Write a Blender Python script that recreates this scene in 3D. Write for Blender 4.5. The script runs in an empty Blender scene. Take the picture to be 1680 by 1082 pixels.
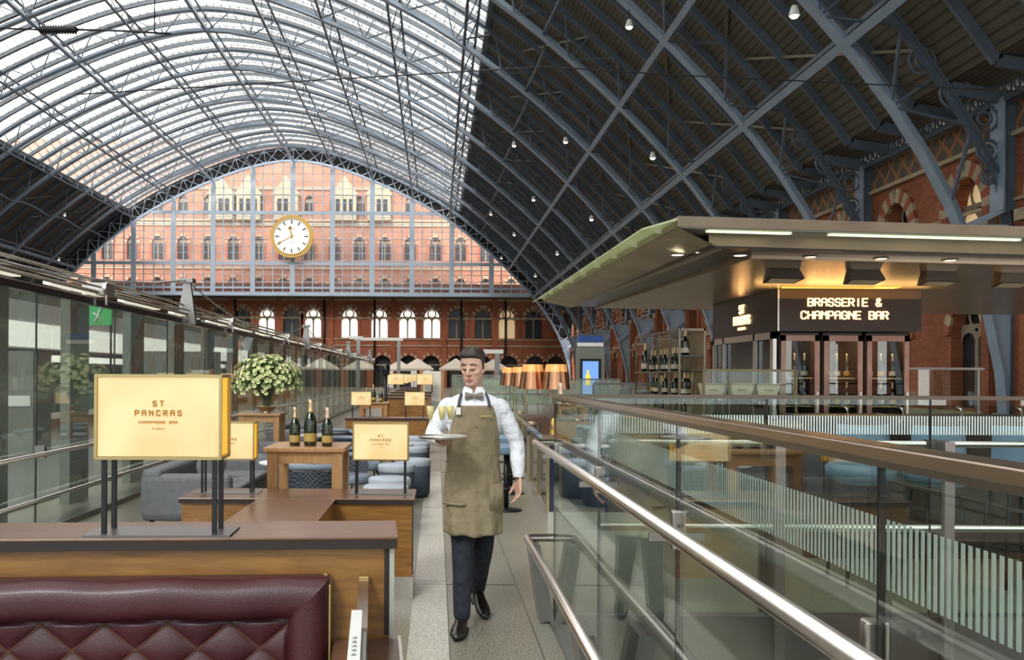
import bpy, bmesh, math, random
from mathutils import Vector, Matrix, Euler
random.seed(7)
PI = math.pi
SC = bpy.context.scene
COL = SC.collection

# ---------------------------------------------------------------- camera, world, light, exposure
EYE = 1.6
cam_data = bpy.data.cameras.new('camera')
cam_data.sensor_width = 36.0
cam_data.lens = 36.0 * 1478.0 / 1680.0
cam_data.shift_x = 124.0 / 1680.0
cam_data.shift_y = 75.0 / 1680.0
cam_data.clip_start = 0.05
cam_data.clip_end = 1000
cam = bpy.data.objects.new('camera', cam_data)
cam.location = (0, 0, EYE)
cam.rotation_euler = (PI / 2, math.radians(-0.3), 0)
COL.objects.link(cam)
SC.camera = cam

world = bpy.data.worlds.new('sky')
SC.world = world
world.use_nodes = True
wn = world.node_tree.nodes
wn['Background'].inputs[0].default_value = (1.0, 0.985, 0.955, 1)
wn['Background'].inputs[1].default_value = 4.0

sun_d = bpy.data.lights.new('sun', 'SUN')
sun_d.energy = 4.5
sun_d.angle = math.radians(12)
sun_d.color = (1.0, 0.94, 0.86)
sun = bpy.data.objects.new('sun', sun_d)
sun.rotation_euler = Euler((math.radians(50), 0, math.radians(-22)))
COL.objects.link(sun)

SC.view_settings.view_transform = 'Standard'
SC.view_settings.look = 'None'
SC.view_settings.gamma = 1.0
SC.view_settings.use_curve_mapping = False
SC.view_settings.exposure = 0.20
SC.cycles.use_denoising = True
SC.cycles.max_bounces = 7
SC.cycles.diffuse_bounces = 4
SC.cycles.glossy_bounces = 4
SC.cycles.transparent_max_bounces = 32
SC.cycles.transmission_bounces = 6
SC.cycles.caustics_reflective = False
SC.cycles.caustics_refractive = False
SC.cycles.sample_clamp_indirect = 8.0

# ---------------------------------------------------------------- materials
MATS = {}
def nmat(name):
    m = bpy.data.materials.new(name); m.use_nodes = True
    return m, m.node_tree.nodes, m.node_tree.links, m.node_tree.nodes['Principled BSDF']
def mat(name, col, rough=0.5, metal=0.0, emit=None, es=0.0, var=0.0, vs=8.0, bump=0.0, bs=60.0, coat=0.0):
    m, N, L, b = nmat(name)
    b.inputs['Base Color'].default_value = (*col, 1)
    b.inputs['Roughness'].default_value = rough
    b.inputs['Metallic'].default_value = metal
    if coat: b.inputs['Coat Weight'].default_value = coat
    if emit:
        b.inputs['Emission Color'].default_value = (*emit, 1)
        b.inputs['Emission Strength'].default_value = es
    if var or bump:
        tc = N.new('ShaderNodeTexCoord')
    if var:
        n = N.new('ShaderNodeTexNoise'); n.inputs['Scale'].default_value = vs; n.inputs['Detail'].default_value = 5
        L.new(tc.outputs['Object'], n.inputs['Vector'])
        r = N.new('ShaderNodeValToRGB')
        r.color_ramp.elements[0].position = 0.3; r.color_ramp.elements[1].position = 0.7
        r.color_ramp.elements[0].color = (*[c * (1 - var) for c in col], 1)
        r.color_ramp.elements[1].color = (*[min(1, c * (1 + var)) for c in col], 1)
        L.new(n.outputs['Fac'], r.inputs['Fac']); L.new(r.outputs['Color'], b.inputs['Base Color'])
    if bump:
        n2 = N.new('ShaderNodeTexNoise'); n2.inputs['Scale'].default_value = bs
        L.new(tc.outputs['Object'], n2.inputs['Vector'])
        bp = N.new('ShaderNodeBump'); bp.inputs['Strength'].default_value = bump; bp.inputs['Distance'].default_value = 0.01 if bs > 30 else 0.035
        L.new(n2.outputs['Fac'], bp.inputs['Height']); L.new(bp.outputs['Normal'], b.inputs['Normal'])
    MATS[name] = m
    return m
def wood(name, c1, c2, scale=(1, 12, 12), rough=0.35, coat=0.3):
    m, N, L, b = nmat(name)
    tc = N.new('ShaderNodeTexCoord'); mp = N.new('ShaderNodeMapping')
    mp.inputs['Scale'].default_value = scale
    L.new(tc.outputs['Object'], mp.inputs['Vector'])
    n = N.new('ShaderNodeTexNoise'); n.inputs['Scale'].default_value = 2.2; n.inputs['Detail'].default_value = 8
    n.inputs['Roughness'].default_value = 0.65; n.inputs['Distortion'].default_value = 0.6
    L.new(mp.outputs['Vector'], n.inputs['Vector'])
    r = N.new('ShaderNodeValToRGB'); r.color_ramp.elements[0].position = 0.32; r.color_ramp.elements[1].position = 0.68
    r.color_ramp.elements[0].color = (*c1, 1); r.color_ramp.elements[1].color = (*c2, 1)
    L.new(n.outputs['Fac'], r.inputs['Fac']); L.new(r.outputs['Color'], b.inputs['Base Color'])
    b.inputs['Roughness'].default_value = rough; b.inputs['Coat Weight'].default_value = coat
    b.inputs['Coat Roughness'].default_value = 0.15
    MATS[name] = m
    return m
def brick(name, c1, c2, mortar, axes='xz', scale=1.0, rough=0.85):
    m, N, L, b = nmat(name)
    tc = N.new('ShaderNodeTexCoord'); sp = N.new('ShaderNodeSeparateXYZ'); cb = N.new('ShaderNodeCombineXYZ')
    L.new(tc.outputs['Object'], sp.inputs[0])
    L.new(sp.outputs['X' if axes[0] == 'x' else 'Y'], cb.inputs[0]); L.new(sp.outputs['Z'], cb.inputs[1])
    t = N.new('ShaderNodeTexBrick'); t.inputs['Scale'].default_value = scale
    t.inputs['Color1'].default_value = (*c1, 1); t.inputs['Color2'].default_value = (*c2, 1); t.inputs['Mortar'].default_value = (*mortar, 1)
    t.inputs['Mortar Size'].default_value = 0.006; t.inputs['Brick Width'].default_value = 0.24; t.inputs['Row Height'].default_value = 0.08
    L.new(cb.outputs[0], t.inputs['Vector'])
    n = N.new('ShaderNodeTexNoise'); n.inputs['Scale'].default_value = 0.7; n.inputs['Detail'].default_value = 6
    L.new(tc.outputs['Object'], n.inputs['Vector'])
    mx = N.new('ShaderNodeMixRGB'); mx.blend_type = 'MULTIPLY'; mx.inputs[0].default_value = 0.55
    r = N.new('ShaderNodeValToRGB'); r.color_ramp.elements[0].color = (0.45, 0.42, 0.4, 1); r.color_ramp.elements[1].color = (1.25, 1.2, 1.15, 1)
    r.color_ramp.elements[0].position = 0.3; r.color_ramp.elements[1].position = 0.7
    L.new(n.outputs['Fac'], r.inputs['Fac'])
    L.new(t.outputs['Color'], mx.inputs[1]); L.new(r.outputs['Color'], mx.inputs[2]); L.new(mx.outputs[0], b.inputs['Base Color'])
    b.inputs['Roughness'].default_value = rough
    MATS[name] = m
    return m
def glass(name, tint=(0.86, 0.93, 0.89), refl=1.0, haze=0.0, hazecol=(0.8, 0.85, 0.82), f0=0.05, power=4.5):
    """thin architectural glass: tinted see-through plus a mirror that grows towards grazing angles"""
    m = bpy.data.materials.new(name); m.use_nodes = True
    N, L = m.node_tree.nodes, m.node_tree.links
    N.remove(N['Principled BSDF'])
    out = N['Material Output']
    tr = N.new('ShaderNodeBsdfTransparent'); tr.inputs[0].default_value = (*tint, 1)
    gl = N.new('ShaderNodeBsdfGlossy'); gl.inputs['Roughness'].default_value = 0.0; gl.inputs['Color'].default_value = (0.97, 1, 0.98, 1)
    lw = N.new('ShaderNodeLayerWeight'); lw.inputs['Blend'].default_value = 0.5
    pw = N.new('ShaderNodeMath'); pw.operation = 'POWER'; pw.inputs[1].default_value = power
    L.new(lw.outputs['Facing'], pw.inputs[0])
    ml = N.new('ShaderNodeMath'); ml.operation = 'MULTIPLY_ADD'; ml.inputs[1].default_value = 0.9 * refl; ml.inputs[2].default_value = f0 * refl
    ml.use_clamp = True
    L.new(pw.outputs[0], ml.inputs[0])
    base = tr.outputs[0]
    if haze:
        df = N.new('ShaderNodeBsdfDiffuse'); df.inputs[0].default_value = (*hazecol, 1)
        tl = N.new('ShaderNodeBsdfTranslucent'); tl.inputs[0].default_value = (*hazecol, 1)
        md = N.new('ShaderNodeMixShader'); md.inputs[0].default_value = 0.5
        L.new(df.outputs[0], md.inputs[1]); L.new(tl.outputs[0], md.inputs[2])
        mh = N.new('ShaderNodeMixShader'); mh.inputs[0].default_value = haze
        L.new(tr.outputs[0], mh.inputs[1]); L.new(md.outputs[0], mh.inputs[2]); base = mh.outputs[0]
    mix = N.new('ShaderNodeMixShader')
    L.new(ml.outputs[0], mix.inputs[0]); L.new(base, mix.inputs[1]); L.new(gl.outputs[0], mix.inputs[2])
    L.new(mix.outputs[0], out.inputs['Surface'])
    MATS[name] = m
    return m

STEEL = mat('blue_grey_paint', (0.095, 0.122, 0.152), 0.45, 0.0, var=0.12, vs=1.5)
STEELL = mat('pale_blue_paint', (0.235, 0.30, 0.38), 0.4, 0.0, var=0.1, vs=1.5)
GABLE = mat('gable_paint', (0.42, 0.51, 0.62), 0.45)
DUCT = mat('gutter_brown', (0.20, 0.17, 0.12), 0.6, var=0.15)
STAIN = mat('brushed_steel', (0.78, 0.72, 0.68), 0.30, 1.0, var=0.05, vs=30)
STAIN_D = mat('dark_steel', (0.28, 0.26, 0.25), 0.35, 1.0)
BRONZE_RAIL = mat('bronze_steel', (0.47, 0.37, 0.30), 0.28, 1.0, var=0.08, vs=6)
BRONZE = mat('bronze_panel', (0.23, 0.185, 0.135), 0.32, 0.7, var=0.12, vs=2)
BRONZE_S = mat('satin_bronze', (0.50, 0.41, 0.30), 0.26, 0.85, var=0.10, vs=1.2)
FASCIA = mat('dark_brown_fascia', (0.055, 0.036, 0.028), 0.3, 0.3)
BRASS = mat('brass', (0.62, 0.47, 0.22), 0.25, 1.0)
BLACK = mat('black_metal', (0.012, 0.012, 0.014), 0.4, 0.3)
BLACKG = mat('black_gloss', (0.015, 0.015, 0.018), 0.15)
GREYP = mat('grey_plate', (0.16, 0.155, 0.15), 0.35, 0.7)
WOODM = wood('oak_panel', (0.18, 0.072, 0.014), (0.37, 0.165, 0.038), (1.5, 14, 14))
WOODV = wood('oak_panel_upright', (0.18, 0.072, 0.014), (0.37, 0.165, 0.038), (14, 14, 1.5))
WOODT = wood('walnut_top', (0.095, 0.038, 0.018), (0.215, 0.095, 0.046), (1.5, 14, 10), rough=0.28, coat=0.25)
WOODD = mat('walnut_edge', (0.022, 0.011, 0.008), 0.45)
WOODL = wood('light_oak', (0.34, 0.165, 0.06), (0.50, 0.27, 0.11), (10, 10, 1.5), rough=0.45)
LEATHER = mat('oxblood_leather', (0.060, 0.011, 0.015), 0.42, var=0.15, vs=5, bump=0.15, bs=180, coat=0.08)
TRAINGLOW = mat('train_band_glow', (.8, .8, .76), .5, emit=(1, .98, .9), es=.85)  # glow added so the train's white band shows bright despite little light
BRASSD = mat('dark_brass', (0.40, 0.31, 0.14), 0.3, 1.0)
CLAMP = mat('clamp_steel', (0.40, 0.35, 0.32), 0.35, 1.0)
THREAD = mat('tan_thread', (0.17, 0.075, 0.035), 0.7)
PIPING = mat('gold_piping', (0.45, 0.30, 0.12), 0.5)
NAVY = mat('navy_panel', (0.018, 0.026, 0.062), 0.22, coat=0.4)
MARBLE = mat('brown_marble', (0.24, 0.165, 0.12), 0.1, var=0.45, vs=5, coat=0.6)
SOFA = mat('grey_upholstery', (0.155, 0.155, 0.165), 0.85, var=0.1, vs=20, bump=0.2, bs=200)
CUSH = mat('taupe_cushion', (0.30, 0.27, 0.25), 0.85, bump=0.2, bs=200)
POUFS = mat('pale_blue_fabric', (0.40, 0.44, 0.50), 0.8, bump=0.1, bs=200)
POUFB = mat('slate_blue_fabric', (0.055, 0.072, 0.10), 0.8, bump=0.1, bs=200)
BLUEC = mat('sky_blue_leather', (0.15, 0.225, 0.31), 0.5, var=0.06)
COPPER = mat('copper', (0.52, 0.25, 0.14), 0.30, 1.0, var=0.12, vs=8)
COPPERIN = mat('copper_glow', (0.85, 0.42, 0.15), 0.4, 0.4, emit=(1.0, 0.40, 0.10), es=0.32)
BOTTLE = mat('dark_green_bottle', (0.008, 0.018, 0.008), 0.06, coat=0.6)
FOIL = mat('gold_foil', (0.70, 0.52, 0.30), 0.35, 0.9)
FOILP = mat('pink_foil', (0.75, 0.50, 0.38), 0.4, 0.5)
LABELG = mat('gold_label', (0.42, 0.28, 0.08), 0.5)
LABELC = mat('cream_label', (0.78, 0.66, 0.52), 0.6)
LABELO = mat('orange_label', (0.85, 0.42, 0.05), 0.5)
CREAM = mat('cream_box', (0.78, 0.66, 0.46), 0.6)
WHITEP = mat('white_paint', (0.75, 0.75, 0.72), 0.5)
STONE = mat('cream_stone', (0.38, 0.30, 0.20), 0.85, var=0.2, vs=2)
STONED = mat('red_brick_voussoir', (0.29, 0.08, 0.04), 0.85, var=0.2, vs=3)
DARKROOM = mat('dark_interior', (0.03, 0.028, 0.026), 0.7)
WINDOWG = mat('window_glass_dark', (0.02, 0.024, 0.028), 0.25, 0.0)
WINDOWL = mat('lit_window', (0.8, 0.8, 0.78), 0.6, emit=(1.0, 0.97, 0.9), es=.75)
WINDOWW = mat('warm_window', (0.6, 0.5, 0.3), 0.6, emit=(1.0, 0.72, 0.38), es=0.35)
FRAMEW = mat('window_frame_stone', (0.26, 0.20, 0.14), 0.8)
BULB = mat('bulb', (1, 1, 1), 0.5, emit=(1.0, 0.86, 0.66), es=4)
LETTER = mat('lit_letters', (1, 0.8, 0.5), 0.5, emit=(1.0, 0.66, 0.30), es=1.9)
STRIPLIGHT = mat('linear_light', (1, 1, 0.8), 0.5, emit=(0.93, 1.0, 0.55), es=1.6)
GOLDLIGHT = mat('gold_cove_light', (1, 0.7, 0.2), 0.5, emit=(1.0, 0.52, 0.06), es=0.7)
LAMPSIDE = mat('lamp_side_panel', (0.9, 0.6, 0.1), 0.4, emit=(1.0, 0.50, 0.02), es=0.62)
LETTERB = mat('brown_print', (0.46, 0.20, 0.03), 0.6)
SOIL = mat('canvas_beige', (0.56, 0.49, 0.41), 0.85)
TRAINW = mat('train_white', (0.90, 0.90, 0.88), 0.3)
TRAINB = mat('train_blue_black', (0.03, 0.04, 0.07), 0.2)
TRAINY = mat('train_yellow', (0.80, 0.58, 0.05), 0.4)
PLATF = mat('platform_floor', (0.13, 0.13, 0.12), 0.6, var=0.1)
FIN = mat('grey_fin', (0.17, 0.175, 0.15), 0.5)
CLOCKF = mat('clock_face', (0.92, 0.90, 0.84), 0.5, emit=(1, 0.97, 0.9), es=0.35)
GOLD = mat('gilt', (0.76, 0.50, 0.16), 0.35, 0.5)
BLUESIGN = mat('blue_sign', (0.02, 0.07, 0.28), 0.4)
GREENSIGN = mat('green_sign', (0.05, 0.45, 0.14), 0.4, emit=(0.1, 0.9, 0.3), es=0.08)
SCREEN = mat('poster_screen', (0.1, 0.2, 0.5), 0.3, emit=(0.17, 0.38, 0.85), es=0.75)
FING = glass('canopy_fin_glass', (0.80, 0.86, 0.66), refl=0.6, haze=0.55, hazecol=(0.86, 0.90, 0.62))
SCREENY = mat('screen_yellow', (0.9, 0.6, 0.05), 0.3, emit=(0.95, 0.62, 0.05), es=0.7)
LEAF = mat('leaf_green', (0.10, 0.19, 0.05), 0.6, var=0.35, vs=20)
PETAL = mat('cream_petal', (0.74, 0.76, 0.42), 0.7, var=0.12, vs=20)
PETALH = mat('green_heart', (0.35, 0.42, 0.10), 0.7)
GREENG = glass('green_tint_glass', (0.90, 0.94, 0.915), refl=0.85, f0=0.05, power=4.3)
SCREENG = glass('screen_glass', (0.86, 0.90, 0.86), refl=0.7, haze=0.05, f0=0.06, power=4.0)
CLEARG = glass('clear_glass', (0.93, 0.96, 0.95), refl=0.7)
GABLEG = glass('gable_glass', (0.92, 0.95, 0.97), refl=0.35, haze=0.09, hazecol=(0.95, 0.97, 1))
ROOFG = glass('roof_glass', (0.86, 0.86, 0.86), refl=0.3, haze=0.20, hazecol=(0.97, 0.96, 0.95))
CANG = glass('canopy_glass', (0.88, 0.94, 0.88), refl=0.8, haze=0.20, hazecol=(0.80, 0.86, 0.78))
BRICKX = brick('red_brick_end', (0.36, 0.095, 0.036), (0.27, 0.065, 0.026), (0.30, 0.18, 0.12), 'xz')
BRICKY = brick('red_brick_side', (0.33, 0.095, 0.034), (0.23, 0.058, 0.022), (0.26, 0.15, 0.10), 'yz')
BRICKO = brick('outer_brick', (0.40, 0.16, 0.09), (0.32, 0.12, 0.07), (0.42, 0.28, 0.2), 'xz')
SLATE = mat('slate', (0.20, 0.21, 0.23), 0.6)
# people
SKIN = mat('skin', (0.62, 0.36, 0.26), 0.5)
LIP = mat('lip', (0.45, 0.17, 0.14), 0.5)
HAIR = mat('dark_brown_hair', (0.03, 0.018, 0.012), 0.6)
SHIRT = mat('white_shirt', (0.82, 0.80, 0.85), 0.75, bump=0.9, bs=13)
APRON = mat('khaki_apron', (0.255, 0.195, 0.118), 0.85, var=0.08, vs=14, bump=0.8, bs=11)
TROUS = mat('navy_trousers', (0.010, 0.012, 0.024), 0.8, bump=0.9, bs=12)
SHOE = mat('black_shoe', (0.012, 0.010, 0.009), 0.2)
BOW = mat('taupe_bow_tie', (0.20, 0.17, 0.14), 0.7)
EYEW = mat('eye', (0.022, 0.014, 0.010), 0.5)
WINE = mat('champagne', (0.85, 0.66, 0.28), 0.2)

def board_mat():
    m, N, L, b = nmat('roof_boards')
    tc = N.new('ShaderNodeTexCoord')
    w = N.new('ShaderNodeTexWave'); w.wave_type = 'BANDS'; w.bands_direction = 'X'
    w.inputs['Scale'].default_value = 1.6; w.inputs['Distortion'].default_value = 0.3
    L.new(tc.outputs['Object'], w.inputs['Vector'])
    n = N.new('ShaderNodeTexNoise'); n.inputs['Scale'].default_value = 0.5
    L.new(tc.outputs['Object'], n.inputs['Vector'])
    r = N.new('ShaderNodeValToRGB'); r.color_ramp.elements[0].color = (0.034, 0.028, 0.019, 1); r.color_ramp.elements[1].color = (0.11, 0.092, 0.064, 1)
    r.color_ramp.elements[0].position = 0.0; r.color_ramp.elements[1].position = 0.25
    L.new(w.outputs['Fac'], r.inputs['Fac'])
    mx = N.new('ShaderNodeMixRGB'); mx.blend_type = 'MULTIPLY'; mx.inputs[0].default_value = 0.6
    L.new(r.outputs[0], mx.inputs[1]); L.new(n.outputs['Color'], mx.inputs[2])
    L.new(r.outputs[0], b.inputs['Base Color'])
    b.inputs['Roughness'].default_value = 0.7
    MATS['roof_boards'] = m
    return m
BOARDS = board_mat()
def terrazzo(name, c1, c2):
    m, N, L, b = nmat(name)
    tc = N.new('ShaderNodeTexCoord')
    n = N.new('ShaderNodeTexNoise'); n.inputs['Scale'].default_value = 75; n.inputs['Detail'].default_value = 3
    L.new(tc.outputs['Object'], n.inputs['Vector'])
    n2 = N.new('ShaderNodeTexNoise'); n2.inputs['Scale'].default_value = 1.3; n2.inputs['Detail'].default_value = 5
    L.new(tc.outputs['Object'], n2.inputs['Vector'])
    r = N.new('ShaderNodeValToRGB'); r.color_ramp.elements[0].position = 0.4; r.color_ramp.elements[1].position = 0.62
    r.color_ramp.elements[0].color = (*c1, 1); r.color_ramp.elements[1].color = (*c2, 1)
    L.new(n.outputs['Fac'], r.inputs['Fac'])
    r2 = N.new('ShaderNodeValToRGB'); r2.color_ramp.elements[0].color = (0.8, 0.8, 0.8, 1); r2.color_ramp.elements[1].color = (1.15, 1.15, 1.15, 1)
    L.new(n2.outputs['Fac'], r2.inputs['Fac'])
    mx = N.new('ShaderNodeMixRGB'); mx.blend_type = 'MULTIPLY'; mx.inputs[0].default_value = 1
    L.new(r.outputs[0], mx.inputs[1]); L.new(r2.outputs[0], mx.inputs[2]); L.new(mx.outputs[0], b.inputs['Base Color'])
    b.inputs['Roughness'].default_value = 0.28
    MATS[name] = m
    return m
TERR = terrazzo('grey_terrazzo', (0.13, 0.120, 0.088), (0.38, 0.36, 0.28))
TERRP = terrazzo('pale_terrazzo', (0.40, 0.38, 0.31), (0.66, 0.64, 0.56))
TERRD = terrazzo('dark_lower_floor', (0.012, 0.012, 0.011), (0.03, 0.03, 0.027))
def lampface():
    m, N, L, b = nmat('glowing_lamp_face')
    tc = N.new('ShaderNodeTexCoord')
    n = N.new('ShaderNodeTexNoise'); n.inputs['Scale'].default_value = 5; n.inputs['Detail'].default_value = 1
    L.new(tc.outputs['Object'], n.inputs['Vector'])
    r = N.new('ShaderNodeValToRGB'); r.color_ramp.elements[0].position = 0.35; r.color_ramp.elements[1].position = 0.65
    r.color_ramp.elements[0].color = (1.0, 0.57, 0.21, 1); r.color_ramp.elements[1].color = (1.0, 0.76, 0.37, 1)
    L.new(n.outputs['Fac'], r.inputs['Fac'])
    L.new(r.outputs[0], b.inputs['Emission Color']); b.inputs['Emission Strength'].default_value = 0.70
    b.inputs['Base Color'].default_value = (0.30, 0.24, 0.15, 1); b.inputs['Roughness'].default_value = 0.4
    return m
PLATE = mat('rib_foot_brightened', (0.40, 0.47, 0.56), 0.45, var=0.08, vs=2)  # foot paint lightened to make up for the low light at the wall
LAMPF = lampface()
def diamond_band():
    m, N, L, b = nmat('diamond_brick_band')
    tc = N.new('ShaderNodeTexCoord'); sp = N.new('ShaderNodeSeparateXYZ'); L.new(tc.outputs['Object'], sp.inputs[0])
    def M(op, a, bb):
        x = N.new('ShaderNodeMath'); x.operation = op
        for i, v in enumerate((a, bb)):
            if hasattr(v, 'links'): L.new(v, x.inputs[i])
            elif v is not None: x.inputs[i].default_value = v
        return x.outputs[0]
    u = M('PINGPONG', sp.outputs['Y'], 0.45); v = M('PINGPONG', sp.outputs['Z'], 0.45)
    s = M('ADD', u, v); d = M('ABSOLUTE', M('SUBTRACT', s, 0.45), None)
    t = M('LESS_THAN', d, 0.10)
    mx = N.new('ShaderNodeMixRGB'); mx.inputs[1].default_value = (0.10, 0.09, 0.07, 1); mx.inputs[2].default_value = (0.34, 0.14, 0.06, 1)
    L.new(t, mx.inputs[0]); L.new(mx.outputs[0], b.inputs['Base Color']); b.inputs['Roughness'].default_value = 0.85
    return m
DIAMOND = diamond_band()

# ---------------------------------------------------------------- mesh builder
class MB:
    def __init__(s): s.v = []; s.f = []; s.m = []; s.sm = []
    def add(s, verts, faces, mi=0, smooth=False):
        b = len(s.v); s.v.extend([tuple(q) for q in verts])
        for f in faces: s.f.append(tuple(b + i for i in f)); s.m.append(mi); s.sm.append(smooth)
        return s
    def box(s, c, d, mi=0, rot=None):
        x, y, z = d[0] / 2, d[1] / 2, d[2] / 2
        vs = [Vector((i * x, j * y, k * z)) for k in (-1, 1) for j in (-1, 1) for i in (-1, 1)]
        if rot is not None:
            R = rot if isinstance(rot, Matrix) else Euler(rot).to_matrix()
            vs = [R @ v for v in vs]
        c = Vector(c)
        return s.add([v + c for v in vs], [(0, 2, 3, 1), (4, 5, 7, 6), (0, 1, 5, 4), (2, 6, 7, 3), (0, 4, 6, 2), (1, 3, 7, 5)], mi)
    def bb(s, x0, x1, y0, y1, z0, z1, mi=0):
        return s.box(((x0 + x1) / 2, (y0 + y1) / 2, (z0 + z1) / 2), (abs(x1 - x0), abs(y1 - y0), abs(z1 - z0)), mi)
    def beam(s, a, b, w, h, up=(0, 0, 1), mi=0):
        a, b = Vector(a), Vector(b); t = b - a
        if t.length < 1e-6: return s
        t.normalize(); up = Vector(up)
        side = t.cross(up)
        if side.length < 1e-4: side = t.cross(Vector((0, 1, 0)))
        side.normalize(); u = side.cross(t).normalized()
        vs = []
        for p in (a, b):
            for i, j in ((-1, -1), (1, -1), (1, 1), (-1, 1)): vs.append(p + side * (i * w / 2) + u * (j * h / 2))
        return s.add(vs, [(0, 3, 2, 1), (4, 5, 6, 7), (0, 1, 5, 4), (1, 2, 6, 5), (2, 3, 7, 6), (3, 0, 4, 7)], mi)
    def tube(s, pts, r, seg=10, mi=0, cap=True, ry=None, up=(0, 0, 1), smooth=True):
        """sweep a round (or oval) section along points; r may be a list"""
        pts = [Vector(p) for p in pts]; n = len(pts)
        rs = r if isinstance(r, (list, tuple)) else [r] * n
        rys = ry if isinstance(ry, (list, tuple)) else ([ry] * n if ry else rs)
        up = Vector(up); rings = []
        for i, p in enumerate(pts):
            t = (pts[min(i + 1, n - 1)] - pts[max(i - 1, 0)])
            if t.length < 1e-9: t = Vector((0, 0, 1))
            t.normalize()
            sd = t.cross(up)
            if sd.length < 1e-3: sd = t.cross(Vector((0, 1, 0)))
            sd.normalize(); u = sd.cross(t).normalized()
            rings.append([p + sd * (math.cos(2 * PI * k / seg) * rs[i]) + u * (math.sin(2 * PI * k / seg) * rys[i]) for k in range(seg)])
        return s.loft(rings, mi, cap, smooth)
    def loft(s, rings, mi=0, cap=True, smooth=True, closed=True):
        n = len(rings[0]); vs = [v for r in rings for v in r]; fs = []
        for i in range(len(rings) - 1):
            for k in range(n if closed else n - 1):
                k2 = (k + 1) % n
                fs.append((i * n + k, i * n + k2, (i + 1) * n + k2, (i + 1) * n + k))
        s.add(vs, fs, mi, smooth)
        if cap and closed:
            b = len(s.v) - len(vs)
            s.f.append(tuple(b + k for k in reversed(range(n)))); s.m.append(mi); s.sm.append(False)
            s.f.append(tuple(b + (len(rings) - 1) * n + k for k in range(n))); s.m.append(mi); s.sm.append(False)
        return s
    def lathe(s, prof, c=(0, 0, 0), seg=20, mi=0, cap=True, smooth=True):
        c = Vector(c)
        return s.loft([[c + Vector((r * math.cos(2 * PI * k / seg), r * math.sin(2 * PI * k / seg), z)) for k in range(seg)] for r, z in prof], mi, cap, smooth)
    def prism(s, poly, z0, z1, mi=0):
        n = len(poly)
        vs = [(x, y, z0) for x, y in poly] + [(x, y, z1) for x, y in poly]
        fs = [tuple(reversed(range(n))), tuple(range(n, 2 * n))] + [(i, (i + 1) % n, n + (i + 1) % n, n + i) for i in range(n)]
        return s.add(vs, fs, mi)
    def data(s, name, mats):
        me = bpy.data.meshes.new(name); me.from_pydata(s.v, [], s.f)
        for m in (mats if isinstance(mats, (list, tuple)) else [mats]): me.materials.append(m)
        me.polygons.foreach_set('material_index', s.m)
        me.polygons.foreach_set('use_smooth', s.sm)
        me.update()
        return me
    def build(s, name, mats, parent=None, kind=None, label=None, loc=None):
        o = bpy.data.objects.new(name, s.data(name, mats)); COL.objects.link(o)
        if parent is not None: o.parent = parent
        if kind: o['kind'] = kind
        if label: o['label'] = label
        if loc is not None: o.location = loc
        return o
def bevel(o, w=0.01, seg=2):
    m = o.modifiers.new('bevel', 'BEVEL'); m.width = w; m.segments = seg; m.limit_method = 'ANGLE'
    return o
def tag(o, label, cat, group=None):
    o['label'] = label; o['category'] = cat
    if group: o['group'] = group
    return o
def thing(name, label, cat, loc=(0, 0, 0), rz=0.0, group=None):
    o = bpy.data.objects.new(name, None); COL.objects.link(o)
    o.empty_display_size = 0.1
    o.location = loc; o.rotation_euler = (0, 0, rz)
    return tag(o, label, cat, group)
def struct(o):
    o['kind'] = 'structure'; return o
KIDS = {}
def dup(root, loc, rz=None, label=None, group=None, scale=None):
    r = root.copy(); COL.objects.link(r); r.location = loc
    if rz is not None: r.rotation_euler = (0, 0, rz)
    if scale: r.scale = scale if isinstance(scale, (tuple, list)) else (scale,) * 3
    if label: r['label'] = label
    if group: r['group'] = group
    for ch in KIDS.setdefault(root.name, [o for o in COL.objects if o.parent == root]):
        c = ch.copy(); COL.objects.link(c); c.parent = r
        for g in KIDS.setdefault(ch.name, [o for o in COL.objects if o.parent == ch]):
            d = g.copy(); COL.objects.link(d); d.parent = c
    return r
ORD = ['first', 'second', 'third', 'fourth', 'fifth', 'sixth', 'seventh', 'eighth', 'ninth', 'tenth', 'eleventh', 'twelfth', 'thirteenth',
       'fourteenth', 'fifteenth', 'sixteenth', 'seventeenth', 'eighteenth', 'nineteenth', 'twentieth', 'twenty-first', 'twenty-second']

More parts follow.
